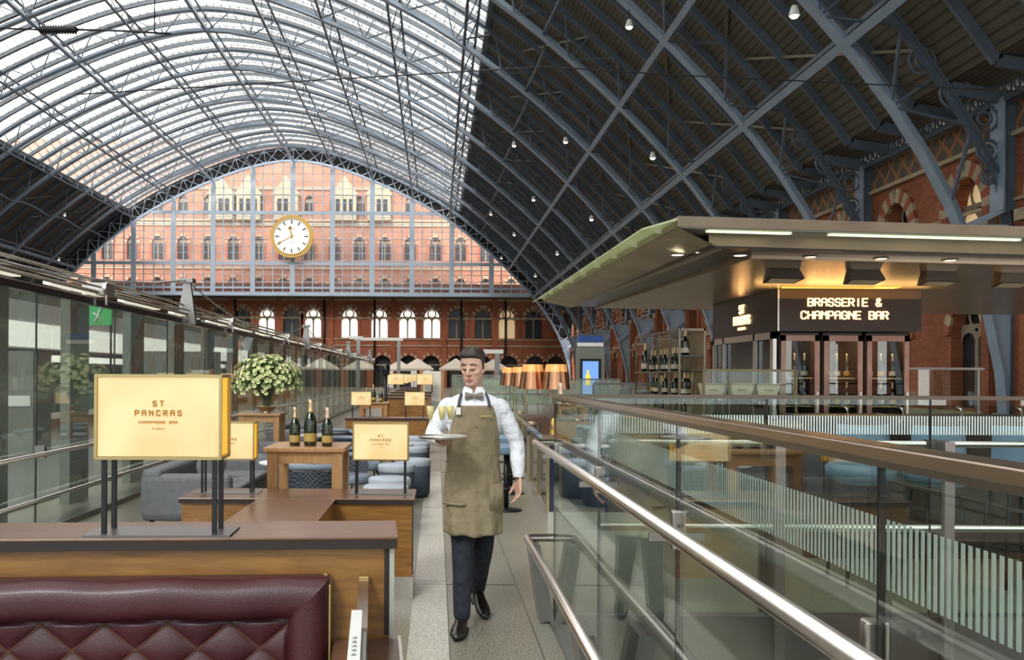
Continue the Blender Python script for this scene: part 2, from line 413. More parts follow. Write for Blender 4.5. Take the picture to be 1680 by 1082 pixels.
# blocky stroke lettering on a 4 x 6 grid
GL = {
 'A': ['0,0 0,5 1,6 3,6 4,5 4,0', '0,3 4,3'], 'B': ['0,0 0,6 3,6 4,5 4,4 3,3 0,3', '3,3 4,2 4,1 3,0 0,0'],
 'C': ['4,4.6 4,5 3,6 1,6 0,5 0,1 1,0 3,0 4,1 4,1.4'], 'D': ['0,0 0,6 3,6 4,5 4,1 3,0 0,0'], 'E': ['4,6 0,6 0,0 4,0', '0,3 3.4,3'],
 'G': ['4,4.6 4,5 3,6 1,6 0,5 0,1 1,0 3,0 4,1 4,3 2.2,3'], 'H': ['0,0 0,6', '4,0 4,6', '0,3 4,3'], 'I': ['2,0 2,6'], 'L': ['0,6 0,0 4,0'],
 'M': ['0,0 0,6 2,3.4 4,6 4,0'], 'N': ['0,0 0,6 4,1.4', '4,0 4,6'], 'O': ['1,0 0,1 0,5 1,6 3,6 4,5 4,1 3,0 1,0'],
 'P': ['0,0 0,6 3,6 4,5 4,3.6 3,2.7 0,2.7'], 'R': ['0,0 0,6 3,6 4,5 4,4 3,3 0,3', '2,3 4,0'],
 'S': ['4,4.8 4,5 3,6 1,6 0,5 0,4 1,3 3,3 4,2 4,1 3,0 1,0 0,1 0,1.2'], 'T': ['0,6 4,6', '2,6 2,0'], 'Y': ['0,6 2,3.2 4,6', '2,3.2 2,0'],
 '&': ['4,0 0.6,4.6 0.6,5.3 1.2,6 2.4,6 3,5.3 3,4.6 0,2.2 0,1 1,0 2.6,0 4,2'], 'U': ['0,6 0,1 1,0 3,0 4,1 4,6'], 'X': ['0,0 4,6', '0,6 4,0'],
 'W': ['0,6 0.8,0 2,4 3.2,0 4,6'], 'V': ['0,6 2,0 4,6'], 'F': ['0,0 0,6 4,6', '0,3 3,3'],
}
def lettering(mb, text, centre, h, right, up, sw=0.16, gap=0.5, depth=0.004, mi=0):
    """strokes of height h centred on a point; right/up are unit vectors, depth is the relief"""
    right, up = Vector(right).normalized(), Vector(up).normalized(); c = Vector(centre)
    u = h / 6.0; w = 4 * u; adv = w * (1 + gap); tot = len(text) * adv - w * gap
    nrm = right.cross(up)
    for i, ch in enumerate(text):
        for st in GL.get(ch, []):
            pp = [tuple(float(q) for q in p.split(',')) for p in st.split()]
            P = [c + right * (-tot / 2 + i * adv + x * u) + up * ((y - 3) * u) for x, y in pp]
            for a, b in zip(P[:-1], P[1:]):
                e = (b - a).normalized() * (sw * h * 0.25)
                mb.beam(a - e, b + e, depth, sw * h, up=nrm.cross((b - a).normalized()), mi=mi)
    return mb
# ---------------------------------------------------------------- the train shed (x0 = hall centre line, YE = glazed gable)
HX = -19.06
YE = 120.0
BAY = 9.19
NR = 16
YB = YE - BAY * (NR - 1)
HALF = [(0, 29.8), (5.3, 29.0), (10.7, 27.1), (15.5, 24.9), (19.9, 22.4), (24.4, 19.1), (28.5, 15.4), (32.1, 11.5), (34.5, 8.0), (35.9, 4.8), (36.6, 2.0), (36.8, 0.0)]
PROF = [(-x, z) for x, z in reversed(HALF)] + HALF[1:]
def spline(P, n):
    out = []
    for i in range(len(P) - 1):
        p0 = P[max(i - 1, 0)]; p1 = P[i]; p2 = P[i + 1]; p3 = P[min(i + 2, len(P) - 1)]
        for k in range(n):
            t = k / n
            out.append(tuple(0.5 * (2 * p1[j] + (p2[j] - p0[j]) * t + (2 * p0[j] - 5 * p1[j] + 4 * p2[j] - p3[j]) * t * t + (3 * p1[j] - p0[j] - 3 * p2[j] + p3[j]) * t ** 3) for j in (0, 1)))
    out.append(P[-1]); return out
FINE = spline(PROF, 12)
def resample(P, n):
    d = [0.0]
    for a, b in zip(P[:-1], P[1:]): d.append(d[-1] + math.hypot(b[0] - a[0], b[1] - a[1]))
    out = []; j = 0
    for k in range(n + 1):
        s = d[-1] * k / n
        while j < len(d) - 2 and d[j + 1] < s: j += 1
        t = (s - d[j]) / max(1e-9, d[j + 1] - d[j])
        out.append((P[j][0] + (P[j + 1][0] - P[j][0]) * t, P[j][1] + (P[j + 1][1] - P[j][1]) * t))
    return out
NS = 56
ARC = resample(FINE, NS)
def normals(A):
    out = []
    for i in range(len(A)):
        a, b = A[max(i - 1, 0)], A[min(i + 1, len(A) - 1)]
        tx, tz = b[0] - a[0], b[1] - a[1]; l = math.hypot(tx, tz)
        out.append((-tz / l, tx / l))
    return out
NRM = normals(ARC)
EXT = []
for (x, z), (nx, nz) in zip(ARC, NRM):
    d = 1.8
    ex, ez = x + nx * d, z + nz * d
    if abs(ex) > 36.95: ex = math.copysign(36.95, ex)
    EXT.append((ex, ez))
def at_arc(x, off=0.0):
    """point on the rib profile at lateral position x (in hall coordinates), pushed outward by off"""
    best = min(range(len(ARC) - 1), key=lambda i: abs((ARC[i][0] + ARC[i + 1][0]) / 2 - x))
    i = best
    t = (x - ARC[i][0]) / (ARC[i + 1][0] - ARC[i][0]); t = max(-0.5, min(1.5, t))
    z = ARC[i][1] + (ARC[i + 1][1] - ARC[i][1]) * t
    nx = NRM[i][0]; nz = NRM[i][1]
    return (x + nx * off, z + nz * off)

def make_rib(full):
    low, upc, lat, foot = MB(), MB(), [MB(), MB()], [MB(), MB()]
    for i in range(NS):
        (x0, z0), (x1, z1) = ARC[i], ARC[i + 1]; (a0, b0), (a1, b1) = EXT[i], EXT[i + 1]
        up = (NRM[i][0], 0, NRM[i][1]); L_ = lat[0 if i < NS // 2 else 1]; LW = .16 if full else .12
        low.beam((x0, 0, z0), (x1, 0, z1), 0.48, 0.07, up); low.beam((x0 + up[0] * .14, 0, z0 + up[2] * .14), (x1 + up[0] * .14, 0, z1 + up[2] * .14), 0.07, 0.26, up)
        upc.beam((a0, 0, b0), (a1, 0, b1), 0.34, 0.05, up); upc.beam((a0 - up[0] * .12, 0, b0 - up[2] * .12), (a1 - up[0] * .12, 0, b1 - up[2] * .12), 0.06, 0.2, up)
        if abs(a0) < 36.6 and z0 > 6.2 or full:
            if full or i % 2 == 0:
                L_.beam((x0, 0, z0), (a1, 0, b1), LW, 0.08, up)
            if full or i % 2 == 1:
                L_.beam((a0, 0, b0), (x1, 0, z1), LW, 0.08, up)
        if i % 2 == 0 and z0 > 6.2 and abs(a0) < 36.6: L_.beam((x0, 0, z0), (a0, 0, b0), 0.09, 0.12, (0, 1, 0))
    for sg in (-1, 1):
        n = 10; F_ = foot[0 if sg < 0 else 1]
        zz = [6.4 * k / n for k in range(n + 1)]
        def xin(z):
            pts = [p for p in FINE if p[0] > 20]
            for a, b in zip(pts[:-1], pts[1:]):
                if b[1] <= z <= a[1]: return a[0] + (b[0] - a[0]) * (z - a[1]) / (b[1] - a[1] + 1e-9)
            return 36.8
        for k in range(n):
            z0, z1 = zz[k], zz[k + 1]
            v = [(sg * xin(z0), -.05, z0), (sg * 37.0, -.05, z0), (sg * 37.0, -.05, z1), (sg * xin(z1), -.05, z1)]
            w = [(p[0], .05, p[2]) for p in v]
            F_.add(v + w, [(0, 1, 2, 3), (7, 6, 5, 4), (0, 4, 5, 1), (1, 5, 6, 2), (2, 6, 7, 3), (3, 7, 4, 0)])
        F_.beam((sg * (xin(4.9) - .1), 0, 4.9), (sg * 37.0, 0, 5.9), 0.55, 0.34)
        F_.beam((sg * (xin(6.2) - .1), 0, 6.2), (sg * 37.0, 0, 7.0), 0.4, 0.14)
        F_.bb(sg * 35.9, sg * 37.3, -.4, .4, 0, .45)
    return low, upc, lat, foot
def rib(y, meshes, label):
    t = thing('roof_rib', label, 'roof truss', (HX, y, 0), 0, 'arched lattice ribs of the train shed')
    for nm, me in meshes:
        o = bpy.data.objects.new(nm, me); COL.objects.link(o); o.parent = t
    return t
r = make_rib(False)
RIBM = [('lower_chord', r[0].data('lower_chord', STEELL)), ('upper_chord', r[1].data('upper_chord', STEEL)),
        ('lattice', r[2][0].data('lattice', STEEL)), ('lattice', r[2][1].data('lattice', STEEL)), ('foot_plate', r[3][0].data('foot_plate', PLATE)), ('foot_plate', r[3][1].data('foot_plate', PLATE))]
for k in range(1, NR):
    rib(YE - BAY * k, RIBM, ('%s arched blue-grey iron lattice rib counting back from the end gable with the clock' % (ORD[k] if k < 22 else str(k))))
r = make_rib(True)
g = rib(YE - 1.0, [('lower_chord', r[0].data('lower_chord', GABLE)), ('upper_chord', r[1].data('upper_chord', STEEL)),
        ('lattice', r[2][0].data('lattice', GABLE)), ('lattice', r[2][1].data('lattice', GABLE)), ('foot_plate', r[3][0].data('foot_plate', PLATE)), ('foot_plate', r[3][1].data('foot_plate', PLATE))],
        'cross-braced iron rib framing the top of the glazed gable')
# dark board closing the gable rib's web from behind
mb = MB()
for i in range(NS):
    if ARC[i][1] > 6:
        mb.add([(ARC[i][0], 0, ARC[i][1]), (ARC[i + 1][0], 0, ARC[i + 1][1]), (EXT[i + 1][0], 0, EXT[i + 1][1] + .3), (EXT[i][0], 0, EXT[i][1] + .3),
                (ARC[i][0], .1, ARC[i][1]), (ARC[i + 1][0], .1, ARC[i + 1][1]), (EXT[i + 1][0], .1, EXT[i + 1][1] + .3), (EXT[i][0], .1, EXT[i][1] + .3)],
               [(0, 1, 2, 3), (7, 6, 5, 4), (0, 4, 5, 1), (3, 2, 6, 7)])
struct(mb.build('trim_1', DARKROOM, loc=(HX, YE - .6, 0)))

# longitudinal purlins: lattice girders or single struts
def purlin(xh, kind, idx, label):
    low = at_arc(xh, 0.12); up = at_arc(xh, 1.6)
    mb = MB(); y0, y1 = YB, YE - 1.45
    t = thing('purlin', label, 'roof beam', (HX, 0, 0), 0, 'longitudinal purlins of the train shed roof')
    if kind == 'lattice':
        n = NR * 4
        mb.beam((low[0], y0, low[1]), (low[0], y1, low[1]), 0.17, 0.14); mb.beam((up[0], y0, up[1]), (up[0], y1, up[1]), 0.15, 0.12)
        mb.build('chord', STEEL, t)
        l2 = MB()
        for k in range(n):
            a = y0 + (y1 - y0) * k / n; b = y0 + (y1 - y0) * (k + 1) / n
            p, q = (low, up) if k % 2 else (up, low)
            l2.beam((p[0], a, p[1]), (q[0], b, q[1]), 0.06, 0.06)
        l2.build('lattice', STEEL, t)
    elif kind == 'tube':
        mb.beam((low[0], y0, low[1]), (low[0], y1, low[1]), 0.26, 0.30, (low[0] * .03, 0, 1)); mb.build('chord', STEELL, t)
        l2 = MB(); l2.beam((up[0] * .985, y0, up[1] * .985), (up[0] * .985, y1, up[1] * .985), 0.12, 0.16); l2.build('tie', STEEL, t)
    elif kind == 'bow':
        for k in range(NR - 1):
            for j in range(6):
                a, b = j / 6, (j + 1) / 6
                oa, ob = 0.1 + 0.9 * math.sin(PI * a), 0.1 + 0.9 * math.sin(PI * b)
                pa, pb = at_arc(xh, oa), at_arc(xh, ob)
                mb.beam((pa[0], YB + BAY * (k + a), pa[1]), (pb[0], YB + BAY * (k + b), pb[1]), 0.13, 0.16)
        mb.build('chord', STEEL, t)
PL = [(0, 'tube', 'riveted ridge purlin along the crown of the glazed roof'), (-5.4, 'lattice', 'lattice purlin in the glazing just left of the crown'),
      (5.4, 'lattice', 'lattice purlin in the glazing just right of the crown'), (-10.6, 'tube', 'heavy purlin running through the left half of the glazing'),
      (10.6, 'lattice', 'lattice purlin halfway down the right side of the glazing'), (-15.8, 'lattice', 'lattice purlin low in the left half of the glazing'),
      (15.8, 'lattice', 'lattice purlin low in the right half of the glazing'), (-20.6, 'lattice', 'lattice purlin where glazing meets boards on the left'),
      (20.6, 'lattice', 'lattice purlin where glazing meets boards on the right'), (-24.4, 'bow', 'bowed purlin crossing the dark boarding on the left'),
      (24.4, 'bow', 'bowed purlin crossing the dark boarding on the right'), (-28.4, 'tube', 'heavy straight purlin under the left boarded slope'),
      (28.4, 'tube', 'heavy straight purlin under the right boarded slope'), (-31.7, 'tube', 'lowest purlin near the left wall'),
      (31.7, 'tube', 'lowest purlin near the right brick wall')]
for i, (x, k, l) in enumerate(PL): purlin(x, k, i, l)

# roof skin: boarded lower slopes, ridge-and-furrow glazing above
GX = 20.9
def skin_pts(sg):
    P = []
    for (x, z) in resample([at_arc(sg * q, 2.05) for q in [GX + .2 + (33.2 - GX) * k / 14 for k in range(15)]], 14): P.append((x, z))
    P.append((sg * 37.6, 10.5))
    return P
for sg, nm, in ((1, 'ceiling'), (-1, 'ceiling')):
    P = skin_pts(sg); mb = MB(); y0, y1 = YB - 2, YE + 1
    vs = [(x, y0, z) for x, z in P] + [(x, y1, z) for x, z in P]
    n = len(P)
    up = [(x, y, z + .12) for x, y, z in vs]
    mb.add(vs + up, [(i, i + 1, n + i + 1, n + i) for i in range(n - 1)] + [(2 * n + i, 3 * n + i, 3 * n + i + 1, 2 * n + i + 1) for i in range(n - 1)])
    struct(mb.build(nm, BOARDS, loc=(HX, 0, 0)))
    # rafters under the boards
    rf = MB()
    for k in range((NR - 1) * 4):
        if k % 4 == 0: continue
        y = YB + BAY * k / 4
        for i in range(n - 1):
            rf.beam((P[i][0], y, P[i][1] - .22), (P[i + 1][0], y, P[i + 1][1] - .22), 0.13, 0.36)
    for k in range(NR):
        y = YB + BAY * k
        rf.beam((P[-2][0], y, P[-2][1] - .3), (P[-1][0], y, P[-1][1] - .3), 0.2, 0.4)
    struct(rf.build('trim_%d' % (2 if sg > 0 else 3), STEEL, loc=(HX, 0, 0)))
    bt = MB()   # timber braces on the boards
    for k in range(NR - 1):
        for q in range(2, n - 3, 4):
            a, b = P[q], P[min(q + 3, n - 2)]
            ya, yb = (YB + BAY * k, YB + BAY * (k + 1)) if (q // 4) % 2 else (YB + BAY * (k + 1), YB + BAY * k)
            bt.beam((a[0], ya, a[1] - .12), (b[0], yb, b[1] - .12), 0.14, 0.10)
    struct(bt.build('trim_%d' % (4 if sg > 0 else 5), DUCT, loc=(HX, 0, 0)))
# glazing: four ridges a bay
gl, gb, gt = MB(), MB(), MB()
XS = [-GX + 2 * GX * k / 34 for k in range(35)]
pitch = BAY / 4
def roofp(x, off): return at_arc(x, off)
for k in range((NR - 1) * 4):
    y0 = YB + pitch * k
    ya, yr, yb = y0 + .52, y0 + pitch * .62, y0 + pitch
    for i in range(len(XS) - 1):
        f0, f1 = roofp(XS[i], 2.0), roofp(XS[i + 1], 2.0); r0, r1 = roofp(XS[i], 2.75), roofp(XS[i + 1], 2.75)
        gl.add([(f0[0], ya, f0[1]), (f1[0], ya, f1[1]), (r1[0], yr, r1[1]), (r0[0], yr, r0[1])], [(0, 1, 2, 3)])
        gl.add([(f0[0], yb, f0[1]), (f1[0], yb, f1[1]), (r1[0], yr, r1[1]), (r0[0], yr, r0[1])], [(0, 3, 2, 1)])
        # gutter and ridge bar
        gt.beam((f0[0], y0 + .24, f0[1] - .02), (f1[0], y0 + .24, f1[1] - .02), 0.56, 0.16)
        gb.beam((r0[0], yr, r0[1]), (r1[0], yr, r1[1]), 0.14, 0.14)
        gb.beam((f0[0], y0 - .05, f0[1] - .16), (f1[0], y0 - .05, f1[1] - .16), 0.14, 0.26)
        for fr in (0.0, 0.5):
            f = (f0[0] + (f1[0] - f0[0]) * fr, f0[1] + (f1[1] - f0[1]) * fr); rr = (r0[0] + (r1[0] - r0[0]) * fr, r0[1] + (r1[1] - r0[1]) * fr)
            gb.beam((f[0], ya, f[1]), (rr[0], yr, rr[1]), 0.035, 0.05)
            gb.beam((f[0], yb, f[1]), (rr[0], yr, rr[1]), 0.035, 0.05)
o = struct(gl.build('window_1', ROOFG, loc=(HX, 0, 0)))
struct(gb.build('trim_6', STEEL, loc=(HX, 0, 0)))
struct(gt.build('trim_7', DUCT, loc=(HX, 0, 0)))
# kerb beams along both edges of the glazing
for sg, n_ in ((-1, 8), (1, 9)):
    p = at_arc(sg * 21.0, 2.1); mb = MB(); mb.beam((p[0], YB, p[1]), (p[0], YE, p[1]), 0.35, 0.5); struct(mb.build('trim_%d' % n_, STEEL, loc=(HX, 0, 0)))

# ---------------------------------------------------------------- walls with pointed openings
def arch_h(x, a, R):
    x = min(abs(x), a)
    return math.sqrt(max(0.0, R * R - (x + R - a) ** 2))
def wall(mb, T, u0, u1, z0, z1, ops, depth, mi=0, nseg=10):
    """T maps (u, z, d) to a point; ops = list of (centre, half width, sill, spring, R)"""
    ops = sorted(ops); cur = u0
    def quad(a, b, c, d): mb.add([a, b, c, d], [(0, 1, 2, 3)], mi)
    for (c, a, sill, spr, R) in ops:
        if c - a > cur: quad(T(cur, z0, 0), T(c - a, z0, 0), T(c - a, z1, 0), T(cur, z1, 0))
        for k in range(nseg):
            x0, x1 = -a + 2 * a * k / nseg, -a + 2 * a * (k + 1) / nseg
            h0, h1 = spr + arch_h(x0, a, R), spr + arch_h(x1, a, R)
            quad(T(c + x0, h0, 0), T(c + x1, h1, 0), T(c + x1, z1, 0), T(c + x0, z1, 0))
            quad(T(c + x0, h0, depth), T(c + x1, h1, depth), T(c + x1, h1, 0), T(c + x0, h0, 0))
        if sill > z0 + .01: quad(T(c - a, z0, 0), T(c + a, z0, 0), T(c + a, sill, 0), T(c - a, sill, 0))
        quad(T(c - a, sill, 0), T(c + a, sill, 0), T(c + a, sill, depth), T(c - a, sill, depth))
        for s in (-1, 1): quad(T(c + s * a, sill, 0), T(c + s * a, sill, depth), T(c + s * a, spr, depth), T(c + s * a, spr, 0))
        cur = c + a
    if u1 > cur: quad(T(cur, z0, 0), T(u1, z0, 0), T(u1, z1, 0), T(cur, z1, 0))
def ring(mb, T, c, a, spr, R, w, out, n=7, m0=0, m1=1, jamb=None):
    """voussoirs of alternating material round a pointed opening"""
    for s in (-1, 1):
        cx = -s * (R - a)
        th1 = math.acos((R - a) / R)
        for k in range(n):
            t0, t1 = th1 * k / n, th1 * (k + 1) / n
            P = []
            for (rad, t) in ((R, t0), (R + w, t0), (R + w, t1), (R, t1)):
                P.append((c + cx + s * rad * math.cos(t), spr + rad * math.sin(t)))
            f = [T(p[0], p[1], -out) for p in P]; b = [T(p[0], p[1], 0.02) for p in P]
            mb.add(f + b, [(0, 1, 2, 3), (0, 4, 5, 1), (1, 5, 6, 2), (2, 6, 7, 3), (3, 7, 4, 0)], m0 if k % 2 == 0 else m1)
        if jamb is not None:
            nj = max(1, int((spr - jamb) / .45))
            for k in range(nj):
                za, zb = jamb + (spr - jamb) * k / nj, jamb + (spr - jamb) * (k + 1) / nj
                P = [(c + s * a, za), (c + s * (a + w * .8), za), (c + s * (a + w * .8), zb), (c + s * a, zb)]
                f = [T(p[0], p[1], -out) for p in P]; b = [T(p[0], p[1], 0.02) for p in P]
                mb.add(f + b, [(0, 1, 2, 3), (0, 4, 5, 1), (1, 5, 6, 2), (2, 6, 7, 3), (3, 7, 4, 0)], m1)
WIN = [1]
def window(T, c, a, sill, spr, R, gm, label_lit=None, mull=True):
    WIN[0] += 1
    mb = MB(); n = 10
    for k in range(n):
        x0, x1 = -a + 2 * a * k / n, -a + 2 * a * (k + 1) / n
        mb.add([T(c + x0, sill, 0), T(c + x1, sill, 0), T(c + x1, spr + arch_h(x1, a, R), 0), T(c + x0, spr + arch_h(x0, a, R), 0)], [(0, 1, 2, 3)])
    o = struct(mb.build('window_%d' % WIN[0], gm))
    if mull:
        fr = MB()
        top = spr + arch_h(0, a, R)
        def V(u0, u1, z0, z1):
            f = [T(u0, z0, -.1), T(u1, z0, -.1), T(u1, z1, -.1), T(u0, z1, -.1)]; b = [T(u0, z0, .0), T(u1, z0, 0), T(u1, z1, 0), T(u0, z1, 0)]
            fr.add(f + b, [(0, 1, 2, 3), (0, 4, 5, 1), (1, 5, 6, 2), (2, 6, 7, 3), (3, 7, 4, 0)])
        V(c - .09, c + .09, sill, spr + .2)
        V(c - a, c + a, spr + .1, spr + .35)
        for s in (-1, 1):                                      # little pointed heads and an oculus
            for q in range(6):
                t0, t1 = PI * q / 6, PI * (q + 1) / 6
                cc = c + s * a / 2; rr = a / 2 - .04
                p = [(cc + rr * math.cos(t), spr - .45 + rr * 1.2 * math.sin(t)) for t in (t0, t1)]
                fr.add([T(p[0][0], p[0][1], -.09), T(p[1][0], p[1][1], -.09), T(p[1][0], spr + .12, -.09), T(p[0][0], spr + .12, -.09)], [(0, 1, 2, 3)])
        oc = spr + .35 + (top - spr - .35) * .38; ro = min(a * .42, (top - oc) * .8)
        for q in range(10):
            t0, t1 = 2 * PI * q / 10, 2 * PI * (q + 1) / 10
            fr.add([T(c + ro * math.cos(t0), oc + ro * math.sin(t0), -.09), T(c + ro * math.cos(t1), oc + ro * math.sin(t1), -.09),
                    T(c + ro * 1.35 * math.cos(t1), oc + ro * 1.35 * math.sin(t1), -.09), T(c + ro * 1.35 * math.cos(t0), oc + ro * 1.35 * math.sin(t0), -.09)], [(0, 1, 2, 3)])
        fr.build('window_frame', FRAMEW, o)
    return o

# end wall under the gable
TE = lambda u, z, d: (u, 122.0 + d, z)
sc_ = 120.0 / 1478
UW = [(p - 716) * sc_ * 1.017 for p in (318, 358, 398, 437, 478, 513, 573, 622, 668, 708, 749, 792, 831, 875)]
DW = [(p - 716) * sc_ * 1.017 for p in (300, 345, 390, 436, 482, 530, 580, 627, 670, 707, 749, 792, 835, 877, 912)]
mb = MB()
wall(mb, TE, -60, 19, 5.6, 14.0, [(u, 1.12, 6.7, 9.2, 1.5) for u in UW], 0.5)
wall(mb, TE, -60, 19, 0.0, 5.6, [(u, 1.25, 0.02, 3.0, 1.36) for u in DW], 0.7)
for i, u in enumerate(UW): ring(mb, TE, u, 1.12, 9.2, 1.5, 0.55, 0.12, 7, 1, 2, 6.7)
for i, u in enumerate(DW): ring(mb, TE, u, 1.25, 3.0, 1.36, 0.42, 0.14, 8, 1, 2)
for z, h in ((5.55, .18), (6.45, .16), (9.25, .14), (11.7, .25), (3.0, .1)):
    mb.bb(-60, 19, 121.88, 122.0, z, z + h, 1)
for u in [(UW[i] + UW[i + 1]) / 2 for i in range(1, len(UW) - 1, 2)]: mb.bb(u - .35, u + .35, 121.8, 122, 0, 12, 0)
struct(mb.build('wall_back', [BRICKX, STONE, STONED]))
TE2 = lambda u, z, d: (u, 122.5 + d, z)
lit = [WINDOWG, WINDOWG, WINDOWG, WINDOWL, WINDOWG, WINDOWL, WINDOWL, WINDOWL, WINDOWL, WINDOWL, WINDOWG, WINDOWG, WINDOWW, WINDOWG]
for u, gm in zip(UW, lit): window(TE2, u, 1.12, 6.7, 9.2, 1.5, gm)
TE3 = lambda u, z, d: (u, 122.7 + d, z)
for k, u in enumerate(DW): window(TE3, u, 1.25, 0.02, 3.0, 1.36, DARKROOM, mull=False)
mb = MB(); mb.bb(HX - 37, HX + 37, 119.0, 122.0, 12.0, 12.5); struct(mb.build('trim_10', BRONZE))
# down pipes
mb = MB()
for u in (-35.5, -27.2, -15.2, -8.4, 3.3, 9.3): mb.tube([(u, 121.7, 0), (u, 121.7, 11.8)], .14, 8)
struct(mb.build('trim_11', BLACK))
# lit shop fronts and white door panels at the foot of the end wall
for k, (u, w, h, m_) in enumerate(((-6.3, 1.0, 3.0, WHITEP), (-3.0, .9, 3.0, WHITEP), (-1.2, .9, 3.0, WHITEP), (-19.5, 1.1, 2.8, WHITEP))):
    o = MB().bb(u - w / 2, u + w / 2, 121.4, 121.55, 0, h).build('door_panel', m_)
    tag(o, 'white door panel in an archway of the end wall, %s from the right' % ['second' if k == 1 else 'first', 'second', 'third', 'fourth'][[2, 1, 0, 3][k]], 'door')

# outer hotel building seen through the gable
TO = lambda u, z, d: (u, 132.0 + d, z)
oU = [HX - 33 + 3.7 * k for k in range(19)]
mb = MB()
wall(mb, TO, HX - 46, HX + 40, 10, 17.2, [(u, .8, 12.6, 14.9, 1.0) for u in oU], 0.4)
wall(mb, TO, HX - 46, HX + 40, 17.2, 23.6, [(u, .8, 18.4, 20.9, 1.0) for u in oU], 0.4)
wall(mb, TO, HX - 46, HX + 40, 23.6, 36, [(u, .7, 25.0, 27.0, .9) for u in oU[2:-2]], 0.4)
for rowz, aa in ((14.9, .8), (20.9, .8)):
    for u in oU: ring(mb, TO, u, aa, rowz, 1.0, .38, .1, 5, 1, 2, rowz - 2.2)
for z, h in ((17.1, .3), (23.4, .5), (24.1, .25), (12.0, .2), (28.7, .4)): mb.bb(HX - 46, HX + 40, 131.8, 132, z, z + h, 1)
struct(mb.build('wall_front', [BRICKO, STONE, STONED]))
TO2 = lambda u, z, d: (u, 132.38 + d, z)
for u in oU:
    for sill, spr in ((12.6, 14.9), (18.4, 20.9)): window(TO2, u, .8, sill, spr, 1.0, WINDOWG)
for u in oU[2:-2]: window(TO2, u, .7, 25.0, 27.0, .9, WINDOWG)
for k, px in enumerate((-31.5, -27.5, -13.5, -8.5, -22.0)):         # pale stone dormers
    m = MB(); m.bb(px - 1.7, px + 1.7, 130.9, 132, 24.2, 27.8); m.prism([(0, 0)] * 3, 0, 0) if False else None
    q = [(px - 2.0, 27.8), (px + 2.0, 27.8), (px, 30.6)]
    m.add([(x, 130.8, z) for x, z in q] + [(x, 132.0, z) for x, z in q], [(0, 1, 2), (5, 4, 3), (0, 3, 4, 1), (1, 4, 5, 2), (2, 5, 3, 0)])
    for s in (-.95, 0, .95): m.bb(px + s - .3, px + s + .3, 130.85, 130.9, 24.9, 27.2, 1)
    struct(m.build('trim_%d' % (20 + k), [STONE, WINDOWG]))

# ---------------------------------------------------------------- gable screen
def arc_z(xh): return at_arc(xh, 0)[1]
gs = thing('gable_frame', 'pale blue iron frame of the glazed gable screen below the arch', 'window frame', (HX, YE - 1.0, 0))
po, mn, ho = MB(), MB(), MB()
bay = 5.25
for k in range(-6, 7):
    x = k * bay; z1 = arc_z(x)
    if z1 < 12.8: continue
    po.bb(x - .22, x + .22, -.15, .25, 12.2, z1); po.bb(x - .32, x + .32, -.22, -.15, 12.2, z1)
    for j in (1, 2, 3):
        xx = x + bay * j / 4; zz = arc_z(xx)
        if zz > 12.8: mn.bb(xx - .06, xx + .06, -.05, .1, 12.2, zz)
for z, w in ((12.3, .5), (13.1, .25), (16.3, .42), (23.0, .42)):
    xe = max(q[0] for q in FINE if q[1] > z)
    ho.bb(-xe, xe, -.18, .3, z - w / 2, z + w / 2)
for k in range(17):
    z = 13.9 + k * .95
    if abs(z - 16.3) < .4 or abs(z - 23) < .4: continue
    xe = max([q[0] for q in FINE if q[1] > z] or [0])
    mn.bb(-xe, xe, -.03, .05, z - .035, z + .035)
for k in range(-26, 27): ho.bb(k * 1.31 - .05, k * 1.31 + .05, -.15, .1, 12.3, 13.1)
po.build('post', GABLE, gs); ho.build('rail', GABLE, gs); mn.build('glazing_bar', GABLE, gs)
mb = MB()
for i in range(NS):
    a, b = ARC[i], ARC[i + 1]
    if min(a[1], b[1]) > 12.6: mb.add([(a[0], 0, 12.4), (b[0], 0, 12.4), (b[0], 0, b[1]), (a[0], 0, a[1])], [(0, 1, 2, 3)])
struct(mb.build('window_gable', GABLEG, loc=(HX, YE - .9, 0))).name = 'window_%d' % (WIN[0] + 1); WIN[0] += 1
# clock
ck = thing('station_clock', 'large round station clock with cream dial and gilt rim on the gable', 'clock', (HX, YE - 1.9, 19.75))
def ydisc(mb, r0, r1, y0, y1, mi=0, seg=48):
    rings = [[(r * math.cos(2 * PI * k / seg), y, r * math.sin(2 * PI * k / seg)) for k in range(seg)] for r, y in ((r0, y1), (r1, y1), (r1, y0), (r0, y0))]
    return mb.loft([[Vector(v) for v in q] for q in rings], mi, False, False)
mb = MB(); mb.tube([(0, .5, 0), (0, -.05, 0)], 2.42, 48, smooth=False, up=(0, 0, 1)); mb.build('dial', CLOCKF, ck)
mb = MB(); ydisc(mb, 2.32, 2.8, -.22, .55); ydisc(mb, 2.32, 2.45, -.3, .0); mb.build('rim', GOLD, ck)
mb = MB()
for k in range(12):
    a = k * PI / 6; d = Vector((math.sin(a), 0, math.cos(a)))
    mb.beam(d * 1.65 + Vector((0, -.08, 0)), d * 2.15 + Vector((0, -.08, 0)), .05, .17, Vector((0, -1, 0)).cross(d))
mb.build('hour_mark', mat('clock_mark', (0.10, 0.11, 0.08), .5), ck)
for nm, ang, ln, w in (('minute_hand', -118, 1.95, .12), ('hour_hand', -10, 1.25, .2)):
    a = math.radians(ang); d = Vector((math.sin(a), 0, math.cos(a))); mb = MB()
    mb.beam(d * -.3 + Vector((0, -.13, 0)), d * ln + Vector((0, -.13, 0)), .04, w, Vector((0, -1, 0)).cross(d))
    c_ = d * (ln * .92) + Vector((0, -.13, 0)); mb.beam(c_ - d * .12, c_ + d * .12, .04, w * 2.2, Vector((0, -1, 0)).cross(d))
    mb.build(nm, GOLD, ck)
